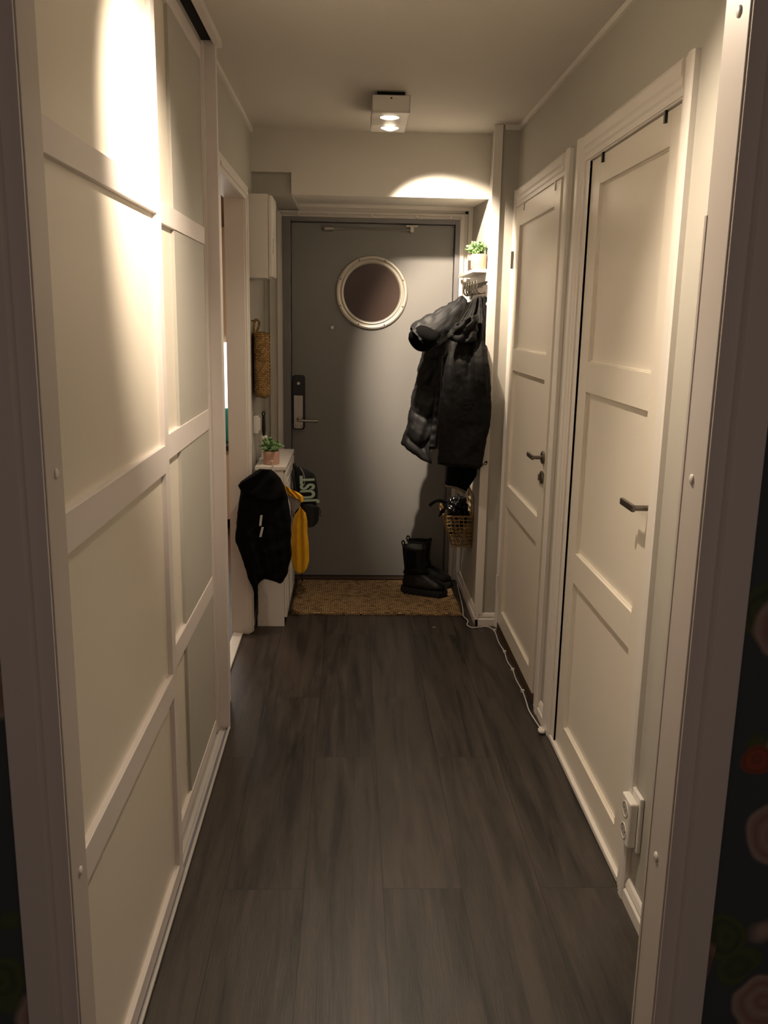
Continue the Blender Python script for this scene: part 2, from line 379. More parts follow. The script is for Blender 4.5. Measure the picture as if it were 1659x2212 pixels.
# ------------------------------------------------------------------ kitchen beyond the left doorway
struct('wall_kitchen_back', B((-3.2, -.575, 7.1, 7.2, 0, 2.5)), MKC, 'cream wall at the back of the kitchen')
struct('wall_kitchen_left', B((-3.2, -3.1, 3.4, 7.2, 0, 2.5)), MKW)
struct('wall_kitchen_near', B((-3.2, -.575, 3.3, 3.4, 0, 2.5)), MKW)
struct('wall_kitchen_right', B((-.586, -.575, 4.237, 7.2, 0, 2.5)), MKW, 'peach wall on the kitchen side of the doorway')
struct('ceiling', B((-3.2, -.575, 3.3, 7.2, 2.46, 2.5)), MCEIL)
t = thing('kitchen_base_cabinet', 'brown wooden kitchen base cabinet seen through the left doorway', 'cabinet', (-1.4, 6.7, 0))
obj('body', B((-2.4, -.61, 6.45, 7.09, .08, .60)), MKW, t, bevel=.003)
obj('worktop', B((-2.4, -.605, 6.42, 7.09, .60, .64)), mat('dark_worktop', '#2b2320', .4), t, bevel=.003)
t = thing('kitchen_wall_cabinet', 'cream kitchen wall cabinet glimpsed through the left doorway', 'cabinet', (-1.4, 6.9, 1.38))
obj('body', B((-2.4, -.61, 6.78, 7.09, 1.39, 2.2)), MKC, t, bevel=.003)
obj('light_rail', B((-2.4, -.61, 6.765, 6.78, 1.37, 1.45)), MKC, t)
tag(obj('glowing_splashback', B((-2.3, -.65, 7.07, 7.085, .72, 1.36)), MGLOW), 'white splashback between kitchen cabinets, made to glow as if lit', 'splashback')
bm = bmesh.new(); lathe(bm, [(0, 0), (.055, 0), (.062, .02), (.058, .12), (.05, .2), (.036, .235), (.03, .25), (0, .25)], (-.935, 6.62, .64), (0, 0, 1), 24)
tag(obj('teal_bag', bm, MTEAL, smooth=True), 'teal bag standing on the kitchen worktop', 'bag')

# kitchen door frame (left)
d = struct_empty('door_1', (XL, 4.28, 0), 'white frame of the open kitchen doorway on the left')
obj('jamb', B((-.585, XL+.004, 4.222, 4.237, 0, 2.085)), MW, d, bevel=.0015)
obj('jamb', B((-.585, XL+.004, 3.42, 3.435, 0, 2.085)), MW, d, bevel=.0015)
obj('head_jamb', B((-.585, XL+.004, 3.42, 4.237, 2.085, 2.10)), MW, d, bevel=.0015)
obj('casing', B((XL, XL+.015, 4.225, 4.315, .004, 2.145), (XL, XL+.022, 4.245, 4.26, .004, 2.12)), MW, d, bevel=.002)
obj('casing', B((XL, XL+.015, 3.35, 3.43, .004, 2.145)), MW, d, bevel=.002)
obj('head_casing', B((XL, XL+.015, 3.43, 4.225, 2.08, 2.145), (XL, XL+.022, 3.43, 4.245, 2.10, 2.115)), MW, d, bevel=.002)
obj('threshold', B((-.578, -.530, 3.435, 4.222, 0, .012)), MW, d, bevel=.002)

# ------------------------------------------------------------------ entrance door
d = struct_empty('door_2', (.115, YE, 0), 'slate grey entrance door with a round porthole window')
YD = 5.20
leaf = obj('door_leaf', B((-.345, .577, YD, YD+.045, .022, 2.085)), MDG, d, bevel=.002)
obj('frame', B((-.392, -.348, YD-.035, YD+.06, 0, 2.112), (.580, .606, YD-.035, YD+.06, 0, 2.112), (-.348, .580, YD-.035, YD+.06, 2.088, 2.112)), MDG2, d, bevel=.002)
bm = B((-.349, .581, YD+.046, YD+.06, .0, 2.09)); obj('rebate_shade', bm, MDARK, d)  # near-black sheet, shade painted into the gap round the leaf
obj('threshold', B((-.348, .580, YD-.05, YD+.06, 0, .018)), MTHRESH, d, bevel=.003)
# casings around the frame
obj('casing', B((-.425, -.392, YE-.04, YE, 0, 2.145), (.606, .632, YE-.04, YE, 0, 2.145), (-.392, .606, YE-.04, YE, 2.112, 2.145)), MW, d, bevel=.002)
obj('casing', B((-.470, -.425, YE-.022, YE, 0, 2.19), (.632, .652, YE-.022, YE, 0, 2.19), (-.47, .652, YE-.022, YE, 2.145, 2.167)), MBEAM, d, bevel=.002)
obj('outer_casing', B((.652, XN, YE-.05, YE, 0, 2.19), (-.47, .652, YE-.05, YE, 2.163, 2.19)), MW, d, bevel=.002)
# porthole
PC = Vector((.1135, YD, 1.7065))
bm = bmesh.new(); lathe(bm, [(.160, 0), (.162, .006), (.170, .011), (.176, .012), (.178, .007), (.183, .007), (.186, .013), (.200, .014), (.205, .010), (.206, 0), (.160, 0)], PC, (0, -1, 0), 72)
ring = obj('porthole_ring', bm, MRING, d, smooth=True)
for k in range(8):
    a = math.pi/8+k*math.pi/4
    bm = bmesh.new(); lathe(bm, [(0, .003), (.004, .002), (.0055, 0), (0, 0)], PC+Vector((math.cos(a)*.193, -.0125, math.sin(a)*.193)), (0, -1, 0), 12)
    obj('screw', bm, MDSTEEL, ring, smooth=True)
bm = bmesh.new(); cyl(bm, PC+Vector((0, -.001, 0)), (0, -1, 0), .163, .003, 64); obj('porthole_glass', bm, MGLASS, d)
# spyhole
bm = bmesh.new(); lathe(bm, [(0, .012), (.008, .012), (.010, .008), (.010, 0), (0, 0)], (-.113, YD, 1.508), (0, -1, 0), 20); obj('spyhole', bm, MWP, d, smooth=True)
# lock
def rounded_plate(x0, x1, z0, z1, r, y0, y1, rt=True, rb=True):
    pts = []
    def arc(cx, cz, a0):
        for k in range(7):
            a = math.radians(a0+k*15); pts.append((cx+r*math.cos(a), cz+r*math.sin(a)))
    if rt: arc(x1-r, z1-r, 0); arc(x0+r, z1-r, 90)
    else: pts.extend([(x1, z1), (x0, z1)])
    if rb: arc(x0+r, z0+r, 180); arc(x1-r, z0+r, 270)
    else: pts.extend([(x0, z0), (x1, z0)])
    bm = bmesh.new(); prism(bm, pts, 'Y', y0, y1); return bm
lk = obj('lock_body', rounded_plate(-.339, -.268, .918, 1.235, .016, YD-.022, YD), MBLACKP, d, bevel=.002)
obj('lock_plate', rounded_plate(-.332, -.280, .925, 1.118, .012, YD-.027, YD-.022, rt=False), MSTEEL, lk, bevel=.001)
obj('keypad', rounded_plate(-.338, -.269, 1.119, 1.234, .018, YD-.032, YD-.022, rb=False), MBLACKP, lk, bevel=.003)
bm = bmesh.new(); cyl(bm, (-.305, YD-.032, 1.188), (0, -1, 0), .0085, .003, 24); obj('keypad_button', bm, MRING, lk)
bm = bmesh.new(); cyl(bm, (-.304, YD-.027, 1.088), (0, -1, 0), .0125, .003, 24); box(bm, -.307, -.301, YD-.040, YD-.030, 1.077, 1.099); obj('thumb_turn', bm, MSTEEL, lk, bevel=.001)
bm = bmesh.new(); cyl(bm, (-.304, YD-.027, .978), (0, -1, 0), .013, .006, 24)
tube(bm, smooth_path([(-.304, YD-.03, .978), (-.304, YD-.066, .978), (-.293, YD-.074, .9775), (-.19, YD-.074, .973)], 4), .0075, 12)
obj('lever_handle', bm, MSTEEL, lk, smooth=True)
for sx in (-.322, -.291):
    bm = bmesh.new(); cyl(bm, (sx, YD-.027, .940), (0, -1, 0), .0045, .002, 12); obj('screw', bm, MDSTEEL, lk)
# door closer on top
cl = thing('door_closer', 'thin metal door closer rail and arm along top of grey entrance door', 'door closer', (.1, YD, 2.05))
obj('rail', B((-.165, -.11, YD-.014, YD, 2.040, 2.066)), MDSTEEL, cl, bevel=.002)
bm = bmesh.new(); tube(bm, [(-.11, YD-.018, 2.054), (.33, YD-.018, 2.053)], .0045, 10); box(bm, -.155, -.10, YD-.02, YD-.012, 2.047, 2.060); obj('arm', bm, MSTEEL, cl, smooth=False)
obj('bracket', B((.325, .345, YD-.026, YD, 2.040, 2.072), (.30, .368, YD-.030, YD-.004, 2.070, 2.080)), MRING, cl, bevel=.002)
# cable over the door
bm = bmesh.new()
cy = YE-.045
path = [(-.395, 4.70, 2.165), (-.41, 4.9, 2.15), (-.418, cy-.01, 2.142), (-.38, cy-.006, 2.126)]+[(x, cy-.006, 2.1255+.0015*math.sin(x*23)) for x in [-.3+.1*i for i in range(9)]]+[(.59, cy-.006, 2.122), (.615, cy-.004, 2.115)]
tube(bm, smooth_path(path, 4), .0042, 8)
cb = tag(obj('cable', bm, MCABLE, smooth=True), 'white cable clipped along the casing above the entrance door', 'cable')
for x in (-.30, -.13, .11, .36, .55):
    bm = bmesh.new(); box(bm, x-.005, x+.005, cy-.013, cy+.006, 2.117, 2.134); obj('cable_clip', bm, MWP, cb, bevel=.001)

# ------------------------------------------------------------------ right wall doors
def panel_leaf(x, y0, y1, z0, z1, py0, py1, zs, depth, thick=.035):
    """door leaf facing -X with recessed panels"""
    bm = bmesh.new()
    box(bm, x, x+thick, y0, py0, z0, z1); box(bm, x, x+thick, py1, y1, z0, z1)
    edges = [z0]+[v for p in zs for v in p]+[z1]
    for a, b_ in zip(edges[::2], edges[1::2]): box(bm, x, x+thick, py0, py1, a, b_)
    box(bm, x+depth+.001, x+thick-.001, py0, py1, z0+.01, z1-.01)
    for a, b_ in zs:   # small chamfer round every panel
        for (ya, yb, za, zb) in ((py0, py0+.004, a, b_), (py1-.004, py1, a, b_), (py0, py1, a, a+.004), (py0, py1, b_-.004, b_)):
            box(bm, x+depth-.003, x+depth+.002, ya, yb, za, zb)
    return bm
ZS = [(.125, .672), (.778, 1.335), (1.435, 1.992)]
def right_door(name, label, x, y0, y1, py0, py1, oy0, oy1, iy0, iy1, top, ctop, zlow=.02, cas_x=XR-.018):
    d = struct_empty(name, (XR, (y0+y1)/2, 0), label)
    obj('door_leaf', panel_leaf(x, y0, y1, zlow, top, py0, py1, ZS, .012), MD, d, bevel=.0012)
    # jamb rebate
    obj('jamb', B((XR-.004, XR+.10, iy0-.015, y0-.003, 0, top+.02), (XR-.004, XR+.10, y1+.003, iy1+.015, 0, top+.02), (XR-.004, XR+.10, y0-.003, y1+.003, top+.004, top+.02)), MW, d, bevel=.001)
    def prof(a, b, z=False):
        s = 1 if b > a else -1; wdt = abs(b-a)
        return [(XR, a), (cas_x+.004, a), (cas_x, a+s*wdt*.12), (cas_x, a+s*wdt*.45), (cas_x+.005, a+s*wdt*.55), (cas_x+.005, a+s*wdt*.72), (cas_x+.009, a+s*wdt*.80), (cas_x+.009, b), (XR, b)]
    for a, b_ in ((oy0, iy0), (oy1, iy1)):
        bm = bmesh.new(); prism(bm, prof(a, b_), 'Z', 0, ctop); obj('casing', bm, MW, d)
    bm = bmesh.new(); prism(bm, [(p, q) for p, q in prof(ctop, top+.008)], 'Y', iy0-.001, iy1+.001); obj('head_casing', bm, MW, d)
    return d
d3 = right_door('door_3', 'white three-panel door on the right, nearer one', .783, 2.205, 3.035, 2.30, 2.93, 2.128, 3.187, 2.200, 3.085, 2.078, 2.168)
obj('threshold', B((.770, .86, 2.205, 3.085, 0, .02)), MW, d3, bevel=.004)
obj('strike_strip', B((XR-.003, XR+.09, 3.038, 3.082, .02, 2.08)), MW, d3)
for y in (2.335, 2.898):   # black stoppers hanging over the top edge
    bm = B((.7755, .7825, y-.006, y+.006, 2.052, 2.082))
    obj('stopper', bm, MBLACKP, d3, bevel=.001)
# lever handles
def lever(par, x, y, z, name, rose=True, L=.10):
    e = bpy.data.objects.new(name, None); bm = bmesh.new()
    if rose: lathe(bm, [(0, .009), (.022, .009), (.026, .006), (.026, 0), (0, 0)], (x, y, z), (-1, 0, 0), 28)
    tube(bm, [(x, y, z), (x-.043, y, z)], .0075, 14)
    prism(bm, [(x-.049, z-.010), (x-.040, z-.010), (x-.038, z+.008), (x-.049, z+.008)], 'Y', y-.007, y+L)
    h = obj(name, bm, MDSTEEL, par, bevel=.002); bpy.data.objects.remove(e)
    return h
lever(d3, .783, 2.224, 1.09, 'door_handle', rose=False)
d4 = right_door('door_4', 'white three-panel door on the right, farther one', .768, 3.41, 4.305, 3.505, 4.215, 3.288, 4.368, 3.385, 4.318, 2.078, 2.165, zlow=.042)
lever(d4, .768, 3.44, 1.035, 'door_handle')
bm = bmesh.new(); lathe(bm, [(0, .009), (.010, .009), (.011, .006), (.022, .009), (.026, .006), (.026, 0), (0, 0)], (.768, 3.442, .955), (-1, 0, 0), 28); box(bm, .750, .760, 3.438, 3.446, .943, .967); obj('lock_rose', bm, MDSTEEL, d4, bevel=.001)
for z in (1.845, .252):
    bm = bmesh.new(); tube(bm, [(.758, 4.31, z-.04), (.758, 4.31, z+.04)], .007, 10); obj('hinge', bm, MDSTEEL if z > 1 else MWP, d4)
for y in (3.50, 4.12):
    obj('stopper', B((.7635, .767, y-.006, y+.006, 2.05, 2.085)), MWP, d4)
obj('sill', B((.770, .86, 3.40, 4.318, 0, .038)), MCARD, d4)

# ------------------------------------------------------------------ power outlet
t = thing('power_outlet', 'white double wall socket above the baseboard beside the near right door', 'socket', (XR, 2.13, .25))
obj('back_plate', B((.768, .779, 2.062, 2.150, .185, .345)), MWP, t, bevel=.003)
op = obj('socket_block', B((.745, .768, 2.072, 2.143, .195, .325)), MWP, t, bevel=.005)
for z in (.228, .292):
    bm = bmesh.new(); lathe(bm, [(.019, .0), (.019, .002), (.022, .002), (.022, 0), (.019, 0)], (.7455, 2.1075, z), (-1, 0, 0), 24); obj('socket', bm, MWP, op, smooth=True)
    bm = bmesh.new(); cyl(bm, (.7452, 2.1075, z), (-1, 0, 0), .0185, .0006, 24); obj('socket_well', bm, mat('socket_shade', '#b8b2a9', .6), op)
    for dy in (-.009, .009):
        bm = bmesh.new(); cyl(bm, (.7448, 2.1075+dy, z), (-1, 0, 0), .0026, .0006, 10); obj('socket_hole', bm, MDARK, op)

# ------------------------------------------------------------------ sliding wardrobe
t = thing('sliding_wardrobe', 'built-in white sliding wardrobe with panelled doors along the left wall', 'wardrobe', (-.70, 2.5, 0))
WZ = 2.30
RAILS = [(.02, .065), (.565, .632), (1.172, 1.242), (1.795, 1.85), (2.372, 2.418)]
def slide_leaf(x, y0, y1, st=.045, st0=None):
    bm = bmesh.new(); th = .03; dp = .013; st0 = st0 or st
    box(bm, x-th, x, y0, y0+st0, .02, 2.418); box(bm, x-th, x, y1-st, y1, .02, 2.418)
    for a, b_ in RAILS: box(bm, x-th, x, y0+st0, y1-st, a, b_)
    return bm
def slide_door(label, x, y0, y1, st0=None):
    o = obj('door', slide_leaf(x, y0, y1, st0=st0), MF, t, bevel=.0012); o['label'] = label
    edges = RAILS; a0 = y0+(st0 or .045)
    for (a, b_), (c, d_) in zip(edges, edges[1:]):
        obj('panel', B((x-.026, x-.013, a0-.002, y1-.043, b_-.002, c+.002)), MFP, o)['label'] = 'cream infill panel'
slide_door('front sliding door with cream panels', -.462, 1.3965, 2.247, .004)
slide_door('rear sliding door with cream panels', -.497, 2.15, 3.155)
obj('side_panel', B((-.575, -.455, 3.158, 3.186, 0, 2.4545)), MF, t, bevel=.001)
obj('end_strip', B((-.515, -.492, 3.120, 3.158, .0, 2.43)), MF, t, bevel=.001)
obj('top_fascia', B((-.462, -.438, 1.40, 3.20, 2.428, 2.4545)), MF, t, bevel=.002)
obj('top_track', B((-.66, -.4625, 1.40, 3.157, 2.44, 2.4545)), MDARK, t)  # coloured near-black for the shade inside the top rail
obj('upper_filler', B((-.66, -.535, 1.40, 3.157, 2.40, 2.44)), MDARK, t)  # same near-black fill, shade painted behind the door tops
bt = obj('bottom_track', B((-.545, -.452, 1.40, 3.157, 0, .008), (-.459, -.452, 1.40, 3.157, 0, .016), (-.492, -.478, 1.40, 3.157, 0, .016), (-.53, -.52, 1.40, 3.157, 0, .016)), MALU, t, bevel=.001)
obj('track_groove', B((-.470, -.463, 1.40, 3.157, .008, .0095)), MGROOVE, bt)
obj('back_panel', B((-1.16, -1.14, 1.40, 3.157, 0, 2.44)), MF, t)
struct('wall_left_near', B((-1.2, -1.16, 1.396, 3.3, 0, CZ)), MWALL)

# ------------------------------------------------------------------ ceiling lamps
def ceiling_lamp(name, label, x0, x1, y0, y1, bulbs):
    t = thing(name, label, 'ceiling light', ((x0+x1)/2, (y0+y1)/2, CZ), 'twin-spot ceiling fixtures')
    t.location = ((x0+x1)/2, (y0+y1)/2, 2.44)
    zb, zt = 2.372, 2.437
    obj('mounting_plate', B((x0+.02, x1-.02, y0+.03, y1-.03, zt, CZ)), MDARK, t)  # plate coloured near-black to give the shadow gap under the ceiling
    # housing: shell with two round openings (built of a frame and recessed cups)
    hs = obj('housing', housing_mesh(x0, x1, y0, y1, zb, zt, bulbs), MWP, t, bevel=.0015)
    for bx, by in bulbs:
        bm = bmesh.new(); lathe(bm, [(.040, 0), (.0385, .012), (.031, .030), (.030, .030), (.037, .010), (.0385, 0), (.040, 0)], (bx, by, zb-.001), (0, 0, 1), 32); obj('lamp_cup', bm, MWP, t, smooth=True)
        bm = bmesh.new(); lathe(bm, [(0, -.010 if (bx, by) == bulbs[-1] else 0), (.018, -.006 if (bx, by) == bulbs[-1] else 0), (.030, -.001), (.0375, .003), (.0375, .012), (0, .012)], (bx, by, zb-.002), (0, 0, 1), 32); obj('bulb', bm, MBULB, t, smooth=True)
    bm = bmesh.new(); cyl(bm, ((x0+x1)/2, y0, zt-.012), (0, -1, 0), .0035, .001, 12); obj('screw', bm, MDARK, t)
    return t
def housing_mesh(x0, x1, y0, y1, zb, zt, bulbs):
    bm = bmesh.new(); box(bm, x0, x1, y0, y0+.003, zb, zt); box(bm, x0, x1, y1-.003, y1, zb, zt)
    box(bm, x0, x0+.003, y0, y1, zb, zt); box(bm, x1-.003, x1, y0, y1, zb, zt); box(bm, x0, x1, y0, y1, zt-.003, zt)
    # bottom sheet with round holes: strips between, fan around each hole
    ys = [y0]; R = .040
    for bx, by in sorted(bulbs, key=lambda p: p[1]):
        s = 32; a0 = min(by-R-.004-ys[-1], 0)
        ya, yb = by-R-.006, by+R+.006
        box(bm, x0, x1, ys[-1], ya, zb, zb+.002)
        sq = []
        for k in range(s):
            a = 2*math.pi*k/s; cx, sy = math.cos(a), math.sin(a)
            kx = ((x1 if cx > 0 else x0)-bx)/cx if abs(cx) > 1e-6 else 1e9
            ky = ((yb if sy > 0 else ya)-by)/sy if abs(sy) > 1e-6 else 1e9
            m_ = min(kx, ky); sq.append((bm.verts.new((bx+cx*m_, by+sy*m_, zb)), bm.verts.new((bx+cx*R, by+sy*R, zb))))
        for k in range(s):
            o1, i1 = sq[k]; o2, i2 = sq[(k+1) % s]; bm.faces.new((o1, o2, i2, i1))
        for cx_, cy_ in ((x0, ya), (x1, ya), (x0, yb), (x1, yb)):   # corner fillers
            best = sorted(range(s), key=lambda k: (sq[k][0].co-Vector((cx_, cy_, zb))).length)[:2]
            v = bm.verts.new((cx_, cy_, zb))
            try: bm.faces.new((v, sq[best[0]][0], sq[best[1]][0]))
            except ValueError: pass
        ys.append(yb)
    box(bm, x0, x1, ys[-1], y1, zb, zb+.002)
    return bm
ceiling_lamp('ceiling_lamp', 'white twin-spot ceiling lamp glowing in front of the beam', .074, .226, 3.79, 4.18, [(.148, 3.885), (.157, 4.09)])
ceiling_lamp('ceiling_lamp', 'white twin-spot ceiling lamp on the ceiling nearest the doorway, close to the wardrobe', -.01+.05, .142+.05, 1.72, 2.11, [(.116, 1.81), (.126, 2.02)])

# ------------------------------------------------------------------ meter cupboard on the left wall
t = thing('meter_cupboard', 'white metal meter cupboard high on the left wall beside the entrance', 'cupboard', (XL, 4.54, 1.75))
obj('body', B((XL+.001, -.405, 4.42, 4.66, 1.745, 2.132)), MW, t, bevel=.002)
dr = obj('door', B((-.404, -.384, 4.423, 4.657, 1.750, 2.127)), MW, t, bevel=.006)
obj('latch', B((-.384, -.380, 4.44, 4.452, 1.86, 1.93)), MALU, dr, bevel=.001)

# ------------------------------------------------------------------ seagrass wall basket
t = thing('seagrass_basket', 'woven seagrass pouch basket hanging from a loop on the left wall', 'basket', (-.455, 4.58, 1.16))
bm = bmesh.new(); rings = []
NS = 40
for z, k in ((1.158, .55), (1.163, .85), (1.175, .97), (1.20, 1.0), (1.30, 1.0), (1.40, 1.0), (1.478, 1.0), (1.484, .97), (1.478, .93), (1.40, .93), (1.21, .92)):
    ring = []
    for i in range(NS):
        a = 2*math.pi*i/NS; cx, sy = math.cos(a), math.sin(a)
        ex = abs(cx)**.6*(1 if cx > 0 else -1); ey = abs(sy)**.75*(1 if sy > 0 else -1)
        rib = 1+.012*math.sin(z*600)
        ring.append(bm.verts.new((-.455+ex*.038*k*rib, 4.585+ey*.115*k*rib, z+(ex*-.004))))
    rings.append(ring)
for a, b_ in zip(rings, rings[1:]):
    for i in range(NS): bm.faces.new((a[i], a[(i+1) % NS], b_[(i+1) % NS], b_[i]))
bm.faces.new(rings[0][::-1]); bm.faces.new(rings[-1])
obj('pouch', bm, MSEA, t, smooth=True)
bm = bmesh.new(); tube(bm, smooth_path([(-.485, 4.50, 1.475), (-.486, 4.505, 1.52), (-.478, 4.52, 1.548), (-.462, 4.53, 1.535), (-.470, 4.53, 1.50), (-.482, 4.515, 1.475)], 5), .006, 8); obj('hanging_loop', bm, MSEA, t, smooth=True)
bm = bmesh.new(); tube(bm, [(-.4995, 4.515, 1.54), (-.465, 4.515, 1.545)], .004, 8); obj('wall_peg', bm, MDSTEEL, t)

# ------------------------------------------------------------------ light switch / intercom on the left wall
t = thing('wall_switch', 'white plastic switch box on the left wall behind the lint roller', 'switch', (XL, 4.56, 1.03))
obj('box', B((XL+.001, XL+.026, 4.52, 4.60, .975, 1.065)), MWP, t, bevel=.004)
obj('rocker', B((XL+.026, XL+.034, 4.535, 4.585, .99, 1.05)), MWP, t, bevel=.003)

# ------------------------------------------------------------------ slim shoe cabinet
CX0, CX1, CY0, CY1, CH = -.470, -.318, 4.337, 4.95, .835
t = thing('shoe_cabinet', 'slim white shoe cabinet with slatted fronts against the left wall', 'cabinet', (-.39, 4.64, 0))
obj('body', B((CX0, CX1-.014, CY0, CY0+.018, 0, CH-.018), (CX0, CX1-.014, CY1-.018, CY1, 0, CH-.018), (CX0, CX0+.006, CY0, CY1, .06, CH-.018), (CX0+.006, CX1-.02, CY0+.018, CY1-.018, .05, .066)), MW, t, bevel=.001)
obj('top', B((CX0-.003, CX1, CY0-.003, CY1+.003, CH-.018, CH)), MW, t, bevel=.0015)
for z0, z1 in ((.43, .80), (.05, .42)):
    bm = bmesh.new()
    box(bm, CX1-.013, CX1, CY0+.001, CY0+.04, z0, z1); box(bm, CX1-.013, CX1, CY1-.04, CY1-.001, z0, z1)
    box(bm, CX1-.013, CX1, CY0+.04, CY1-.04, z0, z0+.035); box(bm, CX1-.013, CX1, CY0+.04, CY1-.04, z1-.035, z1)
    z = z0+.04
    while z < z1-.05:
        prism(bm, [(CX1-.013, z), (CX1-.010, z), (CX1-.001, z-.002+.0), (CX1-.001, z+.010), (CX1-.010, z+.014), (CX1-.013, z+.014)], 'Y', CY0+.04, CY1-.04); z += .022
    f = obj('flap_door', bm, MW, t, bevel=.0008)
    obj('shadow_backing', B((CX1-.0145, CX1-.0132, CY0+.03, CY1-.03, z0+.02, z1-.02)), mat('cabinet_inside_shade', '#4b453e', .9), f)  # dark sheet painted as the shade behind the slats

# ------------------------------------------------------------------ potted plants
def plant(name, label, cx, cy, z0, r, h, seed, spread=.06, tall=.07, n=85, lean=(0, 0), pot=MPOT, wall_x=None, left_x=None):
    rnd = random.Random(seed)
    t = thing(name, label, 'plant', (cx, cy, z0), 'artificial eucalyptus plants in pink pots')
    bm = bmesh.new(); lathe(bm, [(0, 0), (r*.93, 0), (r*.97, .003), (r, h-.002), (r*.98, h), (r*.93, h), (r*.9, h-.012), (0, h-.012)], (cx, cy, z0), (0, 0, 1), 40); obj('pot', bm, pot, t, smooth=True, bevel=.001)
    bm = bmesh.new(); sm = bmesh.new()
    for s in range(17):
        a = rnd.uniform(0, 2*math.pi); q = rnd.random()
        top = Vector((cx+math.cos(a)*spread*(.35+.75*q)+lean[0]*q, cy+math.sin(a)*spread*(.35+.75*q)+lean[1]*q, z0+h+tall*(1.02-q*.85)*rnd.uniform(.75, 1)))
        b0 = Vector((cx+math.cos(a)*r*.4, cy+math.sin(a)*r*.4, z0+h-.012))
        mid = (b0+top)/2+Vector((0, 0, .012))
        if wall_x is not None: top.x = min(top.x, wall_x-.014); mid.x = min(mid.x, wall_x-.014)
        if left_x is not None: top.x = max(top.x, left_x+.014); mid.x = max(mid.x, left_x+.014)
        path = smooth_path([b0, mid, top], 5); tube(sm, path, .0011, 5)
        for i in range(2, len(path)):
            for side in (-1, 1):
                p = path[i]; d = Vector((rnd.uniform(-1, 1), rnd.uniform(-1, 1), rnd.uniform(-.1, .9))).normalized()
                R = rnd.uniform(.0055, .0095)*(1.1 if i < 7 else .8)
                c = p+d*R*1.1
                if wall_x is not None and c.x > wall_x-R-.001: c.x = wall_x-R-.001
                if left_x is not None and c.x < left_x+R+.001: c.x = left_x+R+.001
                nrm = (d.cross(Vector((rnd.uniform(-1, 1), rnd.uniform(-1, 1), rnd.uniform(-1, 1))))).normalized()
                u = d; v = nrm.cross(u).normalized()
                ctr = bm.verts.new(c+nrm*R*.22); rg = [bm.verts.new(c+u*math.cos(2*math.pi*k/9)*R*1.12+v*math.sin(2*math.pi*k/9)*R) for k in range(9)]
                for k in range(9): bm.faces.new((ctr, rg[k], rg[(k+1) % 9]))
    obj('stems', sm, MSTEM, t); obj('leaves', bm, MLEAF, t, smooth=True, solid=.0006)
    return t
plant('potted_plant', 'green leafy plant in a pink pot standing on the white shoe cabinet', -.398, 4.42, CH, .041, .068, 3, left_x=-.497)
plant('potted_plant', 'small green leafy plant in a pink pot on the high wall shelf', .634, 4.565, 1.815, .040, .072, 11, spread=.055, lean=(-.02, 0), wall_x=XN)

# lint roller standing on the cabinet
t = thing('lint_roller', 'lint roller with a black handle standing upright on the shoe cabinet', 'lint roller', (-.455, 4.62, CH))
bm = bmesh.new(); lathe(bm, [(0, 0), (.020, 0), (.020, .118), (.017, .118), (.017, .115), (0, .115)], (-.455, 4.62, CH), (0, 0, 1), 28); obj('paper_roll', bm, MWP, t, smooth=True, bevel=.001)
bm = bmesh.new(); tube(bm, smooth_path([(-.455, 4.62, CH+.115), (-.455, 4.62, CH+.13), (-.455, 4.62, CH+.15), (-.455, 4.62, CH+.19), (-.455, 4.62, CH+.22)], 4), [.0055, .0055, .006, .007, .008, .0085, .009, .0095, .0095, .0095, .009, .0085, .0085, .008, .008, .0075, .007], 12)
ring_pts = [(-.455+.0065*math.cos(a), 4.62, CH+.232+.011*math.sin(a)) for a in [2*math.pi*k/16 for k in range(17)]]
tube(bm, ring_pts, .0035, 8, cap=False); obj('handle', bm, MBLACKP, t, smooth=True)
bm = bmesh.new(); lathe(bm, [(0, 0), (.014, 0), (.018, .008), (.014, .018), (0, .022)], (-.452, 4.50, CH), (0, 0, 1), 20)
tag(obj('white_knob', bm, MWP, smooth=True), 'small rounded white object left of the potted plant on the cabinet', 'ornament')

# white over-the-edge hook holding the jacket
t = thing('cabinet_hook', 'white hook clipped over the near edge of the shoe cabinet', 'hook', (-.383, CY0, CH))
bm = bmesh.new(); box(bm, -.386, -.380, CY0-.006, CY0-.0035, CH-.06, CH+.003); box(bm, -.386, -.380, CY0-.006, CY0+.03, CH+.0005, CH+.003)
tube(bm, smooth_path([(-.383, CY0-.006, CH-.05), (-.383, CY0-.03, CH-.055), (-.383, CY0-.045, CH-.02), (-.383, CY0-.048, CH+.035)], 4), .0028, 8); box(bm, -.390, -.376, CY0-.053, CY0-.044, CH+.033, CH+.038)
obj('hook', bm, MWP, t)

